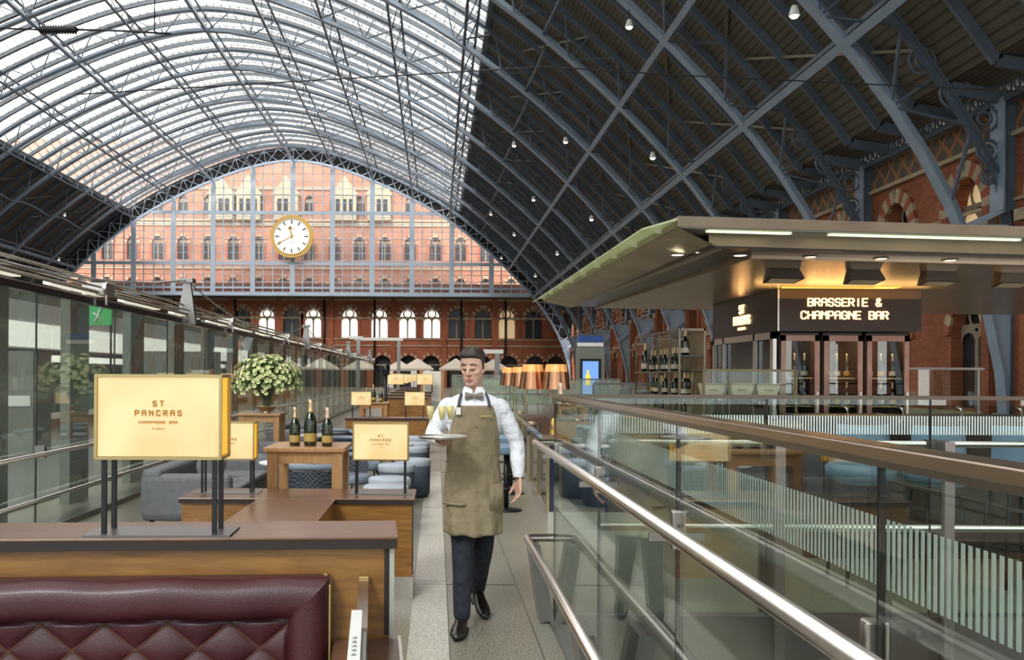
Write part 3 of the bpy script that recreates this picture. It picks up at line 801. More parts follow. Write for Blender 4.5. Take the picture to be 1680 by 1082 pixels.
mb = MB(); lettering(mb, 'DENT', (0, -.07, .95), .28, (1, 0, 0), (0, 0, 1)); lettering(mb, 'LONDON', (0, -.07, -.8), .14, (1, 0, 0), (0, 0, 1)); mb.build('lettering', STONE, ck)

# ---------------------------------------------------------------- side walls
WX = 17.9
TR = lambda u, z, d: (WX + d, u, z)
yy0, yy1 = YB - 2, YE + 2
ops_hi, ops_lo = [], []
for k in range(NR - 1):
    for q in (.25, .75):
        c = YB + BAY * (k + q); ops_hi.append((c, 1.0, 4.9, 7.2, 1.25)); ops_lo.append((c, .95, .6, 3.1, 1.1))
mb = MB()
wall(mb, TR, yy0, yy1, 4.4, 9.3, ops_hi, .55); wall(mb, TR, yy0, yy1, 0, 4.4, ops_lo, .45)
for c, a, s, sp_, R in ops_hi: ring(mb, TR, c, a, sp_, R, .52, .14, 7, 1, 2, s)
for c, a, s, sp_, R in ops_lo: ring(mb, TR, c, a, sp_, R, .34, .10, 5, 2, 1)
for z, h, o_ in ((9.1, .14, .16), (4.35, .2, .12), (7.1, .1, .08), (0, .5, .1), (10.2, .25, .25)): mb.bb(WX - o_, WX, yy0, yy1, z, z + h, 1)
mb.bb(WX, WX + .05, yy0, yy1, 9.24, 10.25, 3)
for k in range(NR):
    y = YB + BAY * k
    for dy in (-.95, .95): mb.bb(WX - .22, WX, y + dy - .2, y + dy + .2, 0, 6.6, 0); mb.bb(WX - .34, WX, y + dy - .3, y + dy + .3, 6.4, 6.75, 1); mb.bb(WX - .3, WX, y + dy - .26, y + dy + .26, 3.9, 4.2, 1)
struct(mb.build('wall_right', [BRICKY, STONE, STONED, DIAMOND]))
TR2 = lambda u, z, d: (WX + .5 + d, u, z); TR3 = lambda u, z, d: (WX + .42 + d, u, z)
for c, a, s, sp_, R in ops_hi:
    if 8 < c < 112: window(TR2, c, a, s, sp_, R, WINDOWG if int(c) % 3 else WINDOWW)
for c, a, s, sp_, R in ops_lo:
    if 8 < c < 112: window(TR3, c, a, s, sp_, R, WINDOWG, mull=True)
# iron wall posts and cresting
for k in range(NR):
    y = YB + BAY * k
    if y < 0: continue
    t = thing('wall_post', 'blue-grey iron post on the right brick wall at the %s rib from the gable' % (ORD[NR - 1 - k - 1] if NR - 1 - k > 0 else 'gable'), 'post', (WX - .3, y, 0), 0, 'iron posts along the brick wall')
    MB().bb(-.1, .3, -.22, .22, 6.8, 10.3).build('shaft', STEEL, t); MB().bb(-.16, -.1, -.34, .34, 6.8, 10.3).build('flange', STEELL, t)
    sc = MB()                                                   # scroll bracket between post, rib and roof slope
    for (cx, cz, rr) in ((-.55, 9.7, .42), (-1.45, 10.5, .5), (-.45, 8.7, .34), (-2.5, 11.5, .42), (-.4, 7.9, .24)):
        for r_ in (rr, rr * .5):
            pts = [(cx + r_ * math.cos(2 * PI * q / 12), 0, cz + r_ * math.sin(2 * PI * q / 12)) for q in range(13)]
            sc.tube(pts, .05, 5, cap=False, up=(0, 1, 0))
    sc.build('scroll_bracket', STEEL, t)
mb = MB()
mb.bb(WX - .45, WX - .2, 0, yy1, 10.15, 10.35)
for k in range(int((yy1 - 10) / .42)):
    y = 10 + k * .42
    mb.tube([(WX - .38, y + .15 * math.cos(2 * PI * q / 8), 10.55 + .17 * math.sin(2 * PI * q / 8)) for q in range(9)], .04, 4, cap=False, up=(1, 0, 0))
struct(mb.build('trim_12', STEEL))
mb = MB(); wall(mb, lambda u, z, d: (HX - 37.0 + -d, u, z), yy0, yy1, 0, 10.5, [], .4); struct(mb.build('wall_left', [BRICKY]))
# hanging lamps under the ribs
def spot():
    t = thing('roof_lamp', 'lamp', 'pendant lamp', group='small lamps hung under the roof ribs')
    MB().tube([(0, 0, 0), (0, 0, -.45)], .02, 6).build('rod', BLACK, t)
    MB().lathe([(.04, -.4), (.10, -.45), (.17, -.7), (.17, -.74)], seg=14).build('lamp_shade', WHITEP, t)
    MB().lathe([(.0, -.72), (.13, -.74), (.1, -.80), (0, -.82)], seg=12).build('bulb', BULB, t)
    return t
LP = []
for k in range(1, 12):
    for xh in ((-27.5, 27.0) if k % 2 else (-23.0, 30.2)) + ((24.6,) if k % 3 == 0 else ()): LP.append((k, xh))
s0 = spot(); KIDS[s0.name] = [o for o in COL.objects if o.parent == s0]
first = True
for (k, xh) in LP:
    y = YE - BAY * k; p = at_arc(xh, -.05)
    sc_lbl = 'small lamp hanging from the %s rib from the gable, %s' % (ORD[k], {-27.5: 'low on the left slope', -23.0: 'high on the left slope', 27.0: 'midway down the right slope', 30.2: 'low on the right slope', 24.6: 'high on the right slope'}[xh])
    if first: s0.location = (HX + p[0], y, p[1]); s0['label'] = sc_lbl; first = False
    else: dup(s0, (HX + p[0], y, p[1]), 0, sc_lbl)
# ---------------------------------------------------------------- floors
mb = MB(); mb.bb(-60, .78, -20, 125, -.3, 0); mb.bb(.78, 18.2, 5.98, 125, -.3, 0)
fl = struct(mb.build('floor', TERR))
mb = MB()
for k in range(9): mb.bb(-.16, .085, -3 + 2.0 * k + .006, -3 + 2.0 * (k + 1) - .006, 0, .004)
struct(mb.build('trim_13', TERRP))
mb = MB()
for x in (.085, .62): mb.bb(x - .003, x + .003, -4, 60, .0, .005)
for k in range(8): mb.bb(-.16, .6, 2.9 + k * 4 - .002, 2.9 + k * 4 + .002, .0, .005)
struct(mb.build('trim_14', mat('floor_joint', (.12, .11, .09), .6)))
# unseen tinted glass screen added behind the viewer to dim the front light
mb = MB(); mb.bb(HX - 37, HX + 37, YB - 3.2, YB - 3.1, 0, 32); o = struct(mb.build('window_rear_dimmer', glass('rear_dimming_glass', (.62, .66, .68), refl=.3, haze=.12))); WIN[0] += 1; o.name = 'window_%d' % WIN[0]
# the stair well under the right-hand glass
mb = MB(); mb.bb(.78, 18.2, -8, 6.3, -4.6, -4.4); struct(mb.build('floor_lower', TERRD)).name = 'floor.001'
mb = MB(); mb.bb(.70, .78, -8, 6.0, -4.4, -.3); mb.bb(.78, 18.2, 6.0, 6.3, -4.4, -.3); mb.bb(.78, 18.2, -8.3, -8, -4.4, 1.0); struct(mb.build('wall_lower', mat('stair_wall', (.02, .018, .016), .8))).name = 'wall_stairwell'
# ---------------------------------------------------------------- front booth (leather banquette, ledge, lamps)
def arr(z): return z
RZ1 = math.radians(4.0)
def rotz(o, c, a):
    o.location = c; o.rotation_euler = (0, 0, a); return o
# local frame: x to the right along the partition, y away from the camera, origin at its right end on the floor
B1 = (-0.125, 3.0, 0)
bp = thing('booth_partition', 'nearest timber booth partition with dark walnut ledge behind the red leather seat', 'partition', B1, RZ1)
bevel(MB().bb(-1.9, .0, -.035, .30, 1.060, 1.07).build('ledge', WOODT, bp), .003)
mb = MB(); mb.bb(-1.9, -.003, -.033, .297, 1.030, 1.060); mb.build('ledge_edge', WOODD, bp)
MB().bb(-1.9, -.03, .0, .03, 0, 1.03).build('front_panel', WOODM, bp)
MB().bb(-1.9, -.03, .24, .27, 0, 1.03).build('back_panel', WOODM, bp)
MB().bb(-.03, -.012, .0, .27, 0, 1.03).build('end_panel', WOODV, bp)
MB().bb(-.045, -.028, -.008, .0, .74, 1.025).build('corner_strip', WOODD, bp)
MB().bb(-.028, -.012, -.010, .0, .70, 1.028).build('steel_trim', mat('pale_trim', (.5, .48, .42), .4, .3), bp)
# side shelf and low divider to the right of the seat
sh = thing('side_shelf', 'narrow walnut shelf edged in steel beside the booth partition', 'shelf', B1, RZ1)
MB().bb(-.21, .0, -1.2, -.012, .70, .728).build('top', WOODT, sh)
MB().bb(.0, .010, -1.2, .0, .695, .735).build('steel_edge', STAIN, sh)
MB().bb(-.20, -.02, -1.15, -.05, 0, .70).build('side_panel', WOODD, sh)
dv = thing('booth_divider', 'low divider with brown metal cap and pale green side running toward the viewer', 'divider', B1, RZ1)
MB().bb(-.125, -.100, -1.1, -.03, .73, .925).build('panel', mat('sage_panel', (.22, .23, .18), .5), dv)
MB().bb(-.128, -.097, -.62, -.02, .925, .935).build('cap', BRONZE_RAIL, dv)
MB().bb(-.128, -.097, -.045, -.012, .936, .942).build('brass_tip', BRASS, dv)
pl = thing('sheen_strip', 'white strip with small dark marks standing in for sheen on the low booth divider', 'sign', (B1[0] - .1125 + .035, B1[1] - .72, .935), RZ1)
MB().bb(-.015, .015, -.30, .26, 0, .004).build('sheen_face', WHITEP, pl)  # reflecting sheen on the divider cap, built as a white strip
mb = MB()
for i in range(5): mb.bb(-.006, .006, -.155 + i * .034, -.147 + i * .034, .004, .0048); mb.bb(.002 * (i % 3) - .004, .004, -.143 + i * .034, -.139 + i * .034, .004, .0048)
mb.build('marking', FIN, pl)
# banquette
bq = thing('banquette', 'oxblood leather banquette with diamond quilted back in the near left corner', 'banquette', (B1[0], B1[1], 0), RZ1)
W0, W1, ZT = -1.95, -.222, .948
fw = .135
def quilt(u, v):
    a = (u / .098 + v / .082) / 2.0; b = (u / .098 - v / .082) / 2.0
    return (abs(math.sin(PI * a)) * abs(math.sin(PI * b))) ** .6
nx, nz = 420, 110
mb = MB(); vs = []; x0, x1, z0, z1 = W0, W1 - fw + .01, .48, ZT - fw + .012
for j in range(nz + 1):
    for i in range(nx + 1):
        x = x0 + (x1 - x0) * i / nx; z = z0 + (z1 - z0) * j / nz
        e = min(1, (x1 - x) / .02, (z1 - z) / .02)
        vs.append((x, -.074 - .017 * quilt(x - x1, z - z1 + .02) * max(.3, e), z))
mb.add(vs, [(j * (nx + 1) + i, j * (nx + 1) + i + 1, (j + 1) * (nx + 1) + i + 1, (j + 1) * (nx + 1) + i) for j in range(nz) for i in range(nx)], 0, True)
mb.build('quilted_back', LEATHER, bq)
th = MB()
du, dz = .098, .082
for sgn in (-1, 1):                                           # paired stitch lines along every diagonal
    for n in range(-4, 46):
        P = []
        for k in range(90):
            x = x1 - .0 - k * .02; u = x - x1
            v = sgn * (u / du + 2 * n * 1.0) * dz if True else 0
            z = z1 - .02 + v
            if z0 < z < z1 - .004 and x > x0: P.append((x, -.079, z))
            elif len(P) > 1: break
            else: P = []
        if len(P) > 1:
            th.tube([P[0], P[-1]], .0009, 4, cap=False, smooth=False)
            th.tube([(P[0][0] + .006, P[0][1], P[0][2]), (P[-1][0] + .006, P[-1][1], P[-1][2])], .0009, 4, cap=False, smooth=False)
th.build('stitching', THREAD, bq)
def roll(path_pts, name):
    """padded leather border of D-shaped section; path gives the middle line"""
    mb = MB(); R = []
    for (x, z, dx, dz_) in path_pts:
        ring = []
        for k in range(13):
            t = -1 + 2 * k / 12
            ring.append(Vector((x + dx * t, -.075 - .055 * math.sqrt(max(0, 1 - abs(t) ** 2.6)), z + dz_ * t)))
        R.append(ring)
    mb.loft(R, 0, False, True, closed=False)
    mb.build(name, LEATHER, bq)
h = fw / 2
n = 40
roll([(W0 + (W1 - h - W0) * k / n * 1.0, ZT - h + .004 * math.sin(k * .7), 0, h) for k in range(n)] + [(W1 - h, ZT - h, h, h)], 'top_roll')
roll([(W1 - h, ZT - h, h, h)] + [(W1 - h, ZT - fw - (ZT - fw - .48) * k / 10, h, 0) for k in range(11)], 'side_roll')
mb = MB(); mb.bb(W0, W1, -.076, -.012, .40, ZT - .003); mb.build('frame', LEATHER, bq)
mb = MB(); mb.tube([(W1 + .003, -.03, .42), (W1 + .003, -.03, ZT - .012), (W1 - .02, -.03, ZT + .001)], .004, 6); mb.tube([(W1 + .001, -.09, .42), (W1 + .001, -.09, ZT - .02)], .003, 6); mb.build('piping', PIPING, bq)
bevel(MB().bb(W0, W1, -.65, -.10, .32, .47).build('seat', LEATHER, bq), .04, 3)
MB().bb(W0, W1, -.62, -.05, .0, .32).build('plinth', WOODM, bq)

# ---------------------------------------------------------------- sign lamps
def sign_lamp(name_label, loc, rz, group=None, w=.405, hgt=.27, dep=.14, leg=.255, text=True):
    t = thing('sign_lamp', name_label, 'lamp', loc, rz, group)
    MB().bb(-w / 2 - .035, w / 2 + .035, -.09, .09, 0, .006).build('base_plate', GREYP, t)
    for sx in (-1, 1):
        for sy in (-1, 1):
            mb = MB(); x = sx * (w / 2 - .022); y = sy * (dep / 2 - .02); mb.bb(x - .0075, x + .0075, y - .0075, y + .0075, .006, leg); mb.build('leg', BLACK, t)
    z0, z1 = leg, leg + hgt
    bx = MB(); bx.bb(-w / 2 + .006, w / 2 - .006, -dep / 2 + .002, dep / 2 - .002, z0 + .006, z1 - .006); f = bx.build('lamp_panel', [LAMPF, LAMPSIDE], t)
    f.data.polygons[4].material_index = 1; f.data.polygons[5].material_index = 1
    fr = MB(); e = .0095
    for y in (-dep / 2, dep / 2):
        for z in (z0, z1): fr.bb(-w / 2, w / 2, y - e / 2, y + e / 2, z - e / 2, z + e / 2)
        for x in (-w / 2, w / 2): fr.bb(x - e / 2, x + e / 2, y - e / 2, y + e / 2, z0, z1)
    for x in (-w / 2, w / 2):
        for z in (z0, z1): fr.bb(x - e / 2, x + e / 2, -dep / 2, dep / 2, z - e / 2, z + e / 2)
    fr.build('frame', BRASSD, t)
    if text:
        lt = MB(); c = (z0 + z1) / 2
        for yy, rx in ((-dep / 2 - .001, 1), (dep / 2 + .001, -1)):
            R = (rx, 0, 0)
            lettering(lt, 'ST', (0, yy, c + .044), .0165, R, (0, 0, 1), .26, 1.1, .002)
            lettering(lt, 'PANCRAS', (0, yy, c + .013), .0165, R, (0, 0, 1), .26, 1.1, .002)
            lettering(lt, 'CHAMPAGNE BAR', (0, yy, c - .017), .0080, R, (0, 0, 1), .24, .85, .002)
            lettering(lt, 'BY SEARCYS', (0, yy, c - .038), .0042, R, (0, 0, 1), .16, .5, .002)
        lt.build('lettering', LETTERB, t)
    return t
L1 = sign_lamp('largest glowing cream sign lamp on black legs, on the nearest ledge', (-.912, 3.02, 1.07), RZ1 * .4, 'champagne bar sign lamps')
KIDS[L1.name] = [o for o in COL.objects if o.parent == L1]
dup(L1, (-.41, 6.72, .72), 0, 'glowing sign lamp at the right end of the second counter, left of the waiter')
dup(L1, (-1.55, 6.72, .72), 0, 'glowing sign lamp partly hidden behind the nearest sign lamp')
dup(L1, (-1.53, 18.4, .74), 0, 'small distant sign lamp just left of the far table with bottles')
dup(L1, (-.44, 18.4, .74), 0, 'small distant sign lamp just right of the far table with bottles')
n = 0
for d in (25.5, 29.5, 33.5, 37.5, 41.5):
    for x in (-1.15, -.33):
        dup(L1, (x, d, 1.07), 0, 'tiny far sign lamp in the distant row, %s back on the %s side' % (ORD[n // 2], 'left' if x < -1 else 'right'), scale=1.1)
        n += 1

# ---------------------------------------------------------------- counters of the booths
def counter(label, x0, x1, y0, y1, z, plinth=True, arm=None, raised=None):
    t = thing('counter', label, 'counter', ((x0 + x1) / 2, (y0 + y1) / 2, 0), 0, 'walnut topped booth counters')
    cx, cy = (x0 + x1) / 2, (y0 + y1) / 2
    a, b, c, d = x0 - cx, x1 - cx, y0 - cy, y1 - cy
    tp = MB(); tp.bb(a, b, c, d, z - .01, z)
    if arm: tp.bb(arm[0] - cx, arm[1] - cx, arm[2] - cy, c - .001, z - .01, z)
    bevel(tp.build('worktop', WOODT, t), .004)
    ed = MB(); ed.bb(a + .004, b - .004, c + .004, d - .004, z - .036, z - .01); ed.build('top_edge', WOODD, t)
    bd = MB(); bd.bb(a + .02, b - .02, c + .03, d - .03, .16, z - .032)
    if arm: bd.bb(arm[0] + .02 - cx, arm[1] - .02 - cx, arm[2] - cy, c + .03, .16, z - .035)
    bd.build('cabinet', WOODM, t)
    MB().bb(b - .019, b - .012, c + .028, c + .05, .18, z - .035).build('corner_strip', WOODD, t)
    MB().bb(a + .01, b - .01, c + .02, d - .02, 0, .16).build('plinth', STAIN, t)
    return t
counter('second walnut counter with two sign lamps, its arm reaching forward to the nearest booth', -1.84, -.15, 6.42, 7.0, .72, arm=(-1.27, -.71, 3.32))
counter('third counter down the aisle with small sign lamps and a bottle table', -1.85, -.17, 18.2, 18.9, .74)
counter('far booth counter behind the third counter, raised and plain', -1.35, -.2, 22.0, 22.5, 1.07)
for i, d in enumerate((25.4, 29.4, 33.4, 37.4, 41.4)):
    counter('%s far booth partition under the distant row of sign lamps' % ORD[i], -1.5, -.15, d - .25, d + .25, 1.07)

# high oak tables
def oak_table(label, loc, w=.64, d=.62, h=1.03):
    t = thing('high_table', label, 'table', loc, 0, 'high oak display tables')
    bevel(MB().bb(-w / 2, w / 2, -d / 2, d / 2, h - .035, h).build('tabletop', WOODL, t), .004)
    MB().bb(-w / 2 + .05, w / 2 - .05, -d / 2 + .04, d / 2 - .04, h - .13, h - .035).build('apron', WOODL, t)
    for sx in (-1, 1):
        for sy in (-1, 1):
            x = sx * (w / 2 - .065); y = sy * (d / 2 - .065); MB().bb(x - .04, x + .04, y - .04, y + .04, 0, h - .035).build('leg', WOODL, t)
    return t
OT = oak_table('high oak table with three dark champagne bottles behind the second counter', (-1.035, 7.38, 0))
dup(OT, (-2.62, 13.6, 0), 0, 'high oak table carrying the bowl of white flowers')
dup(OT, (-1.33, 19.4, 0), 0, 'small distant oak table with three bottles between two sign lamps')

# champagne bottles
def bottle(label, loc, s=1.0, foil=None, lab=None, group='champagne bottles'):
    t = thing('champagne_bottle', label, 'bottle', loc, 0, group)
    MB().lathe([(.0, .004), (.036, 0), (.042, .006), (.0435, .05), (.0435, .14), (.041, .165), (.034, .19), (.022, .215), (.0165, .235), (.0145, .27), (.0, .27)], seg=16).build('glass', BOTTLE, t)
    MB().lathe([(.0225, .222), (.0175, .236), (.0155, .27), (.0170, .285), (.0170, .300), (.013, .310), (.0, .312)], seg=14).build('foil', foil or FOIL, t)
    MB().lathe([(.0440, .03), (.0442, .034), (.0442, .082), (.0440, .086)], seg=16, cap=False).build('label', lab or LABELG, t)
    t.scale = (s, s, s)
    return t
BO = bottle('left champagne bottle with gold label on the near oak table', (-1.14, 7.27, 1.03))
KIDS[BO.name] = [o for o in COL.objects if o.parent == BO]
dup(BO, (-1.015, 7.27, 1.03), 0, 'tallest middle champagne bottle on the near oak table', scale=1.2)
B3 = bottle('right champagne bottle with pink foil on the near oak table', (-.875, 7.24, 1.03), 1.0, FOILP)
dup(BO, (-1.50, 19.35, 1.03), 0, 'left bottle on the distant oak table')
dup(BO, (-1.35, 19.35, 1.03), 0, 'middle, tallest bottle on the distant oak table', scale=1.2)
dup(BO, (-1.19, 19.35, 1.03), 0, 'right bottle on the distant oak table')
B4 = bottle('single champagne bottle with pink foil standing on the bar end above the rail', (1.36, 9.85, .985), 1.75, FOILP, LABELC)
BL = bottle('bottle', (0, 0, -50), 1, FOIL, LABELC); BLU = [False]
KIDS[BL.name] = [o for o in COL.objects if o.parent == BL]
BOo = bottle('bottle', (0, 0, -50), 1, FOIL, LABELO); KIDS[BOo.name] = [o for o in COL.objects if o.parent == BOo]
USED = set()
def put_bottle(src, loc, label, group, s=1.0):
    if src.name in ('',): return
    if src.location.z < -40:
        src.location = loc; src.scale = (s, s, s); src['label'] = label; src['group'] = group; return src
    return dup(src, loc, 0, label, group, scale=s)

# flowers
fb = thing('flower_bowl', 'brown footed bowl holding a tall bouquet on the oak table by the glass screen', 'bowl', (-2.55, 13.5, 1.03))
MB().lathe([(.07, 0), (.075, .01), (.05, .02), (.11, .05), (.16, .10), (.165, .105), (.155, .10), (.1, .055), (0, .045)], seg=24).build('bowl', BRONZE_S, fb)
bq2 = thing('bouquet', 'round bouquet of cream white blossoms above the brown bowl', 'flowers', (-2.55, 13.5, 1.08))
mb = MB()
for k in range(46):
    a = random.uniform(0, 2 * PI); rr = random.uniform(.1, .44); z = random.uniform(.35, .8)
    mb.tube([(random.uniform(-.04, .04), random.uniform(-.04, .04), .02), (rr * .25 * math.cos(a), rr * .25 * math.sin(a), .25), (rr * .9 * math.cos(a), rr * .7 * math.sin(a), z)], .008, 4, cap=False)
mb.build('stem', mat('stem_green', (.16, .19, .10), .6), bq2)
lf = MB(); flw = MB(); hrt = MB()
for k in range(900):
    a = random.uniform(0, 2 * PI); el = random.uniform(-.25, 1.0); R = random.uniform(.25, 1.0) ** .6
    c = Vector((.46 * R * math.cos(a) * math.sqrt(max(0, 1 - max(0, el) ** 2)), .40 * R * math.sin(a) * math.sqrt(max(0, 1 - max(0, el) ** 2)), .42 + .36 * R * el))
    d = Vector((random.uniform(-1, 1), random.uniform(-1, 1), random.uniform(-.8, .6))).normalized(); s_ = Vector((random.uniform(-1, 1), random.uniform(-1, 1), random.uniform(-1, 1))).normalized()
    w = d.cross(s_).normalized() * .02
    lf.add([c, c + d * .045 + w, c + d * .09, c + d * .045 - w], [(0, 1, 2, 3)])
lf.build('leaf', LEAF, bq2, kind='stuff')
for k in range(380):
    a = random.uniform(0, 2 * PI); el = random.uniform(-.45, 1.0)
    q = math.sqrt(max(0, 1 - max(0, el) ** 2)); R = random.uniform(.80, 1.12)
    c = Vector((.48 * R * math.cos(a) * q, .42 * R * math.sin(a) * q, .42 + .37 * R * el))
    nrm = Vector((math.cos(a) * q, math.sin(a) * q, el + .1)).normalized()
    tx = nrm.orthogonal().normalized(); ty = nrm.cross(tx)
    for p in range(6):
        an = p * PI / 3; dr = tx * math.cos(an) + ty * math.sin(an); sd = nrm.cross(dr)
        flw.add([c, c + dr * .022 + sd * .019 + nrm * .012, c + dr * .036 + nrm * .030, c + dr * .022 - sd * .019 + nrm * .012], [(0, 1, 2, 3)], 0, True)
    hrt.box(c + nrm * .008, (.014, .014, .014))
flw.build('blossom', PETAL, bq2, kind='stuff'); hrt.build('flower_heart', PETALH, bq2, kind='stuff')

# ---------------------------------------------------------------- seating on the left
def sofa(label, loc, rz=0, w=2.2, d=.85):
    t = thing('sofa', label, 'sofa', loc, rz, 'grey upholstered sofas by the glass screen')
    bevel(MB().bb(0, d, 0, w, .18, .40).build('base', SOFA, t), .04, 3)
    bevel(MB().bb(0, .2, 0, w, .38, .68).build('backrest', SOFA, t), .05, 3)
    for y in (-.012, w - .19): bevel(MB().bb(-.012, d + .012, y, y + .2, .19, .63).build('armrest', SOFA, t), .06, 3)
    bevel(MB().bb(.2, d + .02, .2, w - .2, .40, .47).build('seat_cushion', SOFA, t), .03, 3)
    for x in (.08, d - .08):
        for y in (.1, w - .1): MB().lathe([(.02, 0), (.025, .18)], (x, y, 0), 8).build('leg', BLACK, t)
    return t
S1 = sofa('nearest grey sofa behind the sign lamps beside the glass screen', (-2.85, 8.7, 0))
dup(S1, (-2.95, 11.0, 0), 0, 'grey sofa under the flower table'); dup(S1, (-3.0, 16.0, 0), 0, 'distant grey sofa beyond the flower table')
for i, (x, y, lab) in enumerate(((-2.5, 11.7, 'taupe cushion leaning on the sofa by the flower table'), (-2.52, 12.1, 'second taupe cushion behind the leaning one'), (-2.3, 9.2, 'dark grey cushion on the nearest sofa'), (-2.4, 9.7, 'flat grey cushion further back on the nearest sofa'))):
    o = MB().lathe([(.02, -.04), (.2, -.055), (.24, 0), (.2, .055), (.02, .04)], seg=4, smooth=True).build('cushion', CUSH if i < 2 else SOFA)
    o.location = (x, y, .66); o.rotation_euler = (math.radians(80), math.radians(45), math.radians(20)); m_ = o.modifiers.new('s', 'SUBSURF'); m_.levels = m_.render_levels = 2
    tag(o, lab, 'cushion', 'sofa cushions')
def tub_chair(label, loc, rz, fabric, rail, group='woven tub chairs'):
    t = thing('tub_chair', label, 'chair', loc, rz, group)
    sb = MB().lathe([(.22, .36), (.24, .38), (.24, .44), (.21, .46), (0, .46)], seg=20).build('seat', rail, t)
    mb = MB(); n = 14; R = .27
    def P(k, z, r): a = math.radians(-20) + math.radians(220) * k / n; return Vector((r * math.cos(a), r * math.sin(a) * .95, z))
    mb.loft([[P(k, z, r) for k in range(n + 1)] for z, r in ((.32, .23), (.45, .26), (.62, .28))], 0, False, True, closed=False)
    mb.build('backrest', fabric, t)
    mb = MB(); mb.tube([P(k, .64 + .03 * math.sin(PI * k / n), .285) for k in range(n + 1)], .032, 8); mb.build('top_rail', rail, t)
    for sx in (-1, 1):
        for sy in (-1, 1): MB().tube([(sx * .15, sy * .15, .38), (sx * .21, sy * .21, 0)], .012, 6).build('leg', BLACK, t)
    return t
def weave():
    m, N, L, b = nmat('woven_cord')
    tc = N.new('ShaderNodeTexCoord'); w = N.new('ShaderNodeTexChecker'); w.inputs['Scale'].default_value = 44
    w.inputs['Color1'].default_value = (.012, .014, .02, 1); w.inputs['Color2'].default_value = (.09, .10, .13, 1)
    L.new(tc.outputs['Object'], w.inputs['Vector']); L.new(w.outputs['Color'], b.inputs['Base Color']); b.inputs['Roughness'].default_value = .7
    return m
WEAVE = weave()
RAILB = mat('slate_rail', (.20, .24, .30), .6)
C1 = tub_chair('woven dark chair with rounded slate rail seen under the near oak table', (-1.28, 9.35, 0), PI, WEAVE, RAILB)
C1.rotation_euler = (0, 0, PI)
chairs = [(-.98, 10.4, 1.2, 'slate blue chair behind the right leg of the near oak table'), (-.95, 11.9, 1.5, 'slate blue chair just left of the second sign lamp'), (-1.3, 13.2, .4, 'blue chair beyond the bottles'),
          (-1.15, 15.0, 1.4, 'blue-grey chair midway down the lounge'), (-1.7, 15.6, 2.6, 'blue-grey chair close to the screen side'), (-1.2, 16.8, 1.5, 'blue-grey chair just before the third counter')]
for x, y, a, lab in chairs: dup(C1, (x, y, 0), a, lab)
def pouf(label, loc, r=.225, h=.5):
    t = thing('pouf', label, 'stool', loc, 0, 'round blue upholstered stools along the aisle')
    MB().lathe([(r * .86, .0), (r * .88, .03), (r * .97, .04), (r, .3), (r, h - .09)], seg=28).build('body', POUFB, t)
    MB().lathe([(r, h - .09), (r * 1.03, h - .08), (r * 1.03, h - .02), (r * .96, h), (0, h)], seg=28).build('seat', POUFS, t)
    return t
PF = pouf('nearest pale-topped round stool behind the second sign lamp', (-.50, 9.05, 0))
for i, (x, y, lab) in enumerate(((-.50, 9.75, 'second round stool directly behind the nearest one'), (-.49, 11.2, 'third round stool down the aisle'), (-.30, 11.95, 'fourth round stool, nearer the walkway'),
                                 (-.36, 14.0, 'fifth round stool down the aisle'), (-.34, 14.9, 'sixth round stool down the aisle'), (-.34, 16.4, 'seventh round stool before the third counter'))):
    dup(PF, (x, y, 0), 0, lab)
def cafe_table(label, loc, r=.3, h=.72):
    t = thing('cafe_table', label, 'table', loc, 0, 'small round lounge tables')
    MB().lathe([(r, h - .025), (r, h), (0, h)], seg=24).build('tabletop', WHITEP, t); MB().lathe([(.02, .02), (.02, h - .025)], seg=10).build('pole', BLACK, t)
    MB().lathe([(.2, 0), (.2, .012), (.03, .02)], seg=20).build('base', BLACK, t)
    return t
T1 = cafe_table('small white table right of the second sign lamp among the stools', (-.62, 12.9, 0), h=.62)
dup(T1, (-1.70, 10.2, 0), 0, 'small white table in front of the nearest sofa'); dup(T1, (-2.0, 14.8, 0), 0, 'small white table beside the flower table')
# black patio lantern and pole
t = thing('pole_lantern', 'black lantern on a tall pole beyond the third counter', 'lantern', (-1.18, 21.0, 0))
MB().tube([(0, 0, 0), (0, 0, 1.65)], .035, 8).build('pole', BLACK, t); MB().lathe([(.04, 1.6), (.09, 1.62), (.1, 1.82), (.06, 1.86), (0, 1.87)], seg=14).build('lamp_head', BLACKG, t)

# ---------------------------------------------------------------- tall glass screen on the left
SX = -4.0; SZ = 2.4; PN = 2.19; Y0 = 9.0 - PN * 4
npan = 26
sr = thing('glass_screen', 'tall glass screen along the left with a dark top rail and pipes', 'glass screen', (SX, 0, 0))
for k in range(npan):
    y = Y0 + PN * k
    MB().bb(-.006, .006, y + .008, y + PN - .008, .06, SZ).build('pane', SCREENG, sr)
    MB().bb(-.008, .008, y - .007, y + .007, .06, SZ).build('seam', BLACK, sr)
YL = Y0 + PN * npan
PIPEB = mat('beige_pipe', (.36, .31, .25), .4, .5)
MB().bb(-.05, .05, Y0, YL, SZ, SZ + .07).build('top_rail', BLACKG, sr)
MB().bb(-.28, -.05, Y0, YL, SZ + .09, SZ + .11).build('tray', PIPEB, sr)
MB().tube([(.02, Y0, SZ + .16), (.02, YL, SZ + .16)], .022, 8).build('pipe', PIPEB, sr)
MB().tube([(-.13, Y0, SZ + .26), (-.13, YL, SZ + .26)], .022, 8).build('pipe', PIPEB, sr)
MB().tube([(-.05, Y0, SZ + .31), (-.05, YL, SZ + .31)], .018, 8).build('pipe', PIPEB, sr)
MB().tube([(.06, Y0, SZ + .215), (.06, YL, SZ + .215)], .010, 6).build('cable', STAIN_D, sr)
n = int(npan / 1)
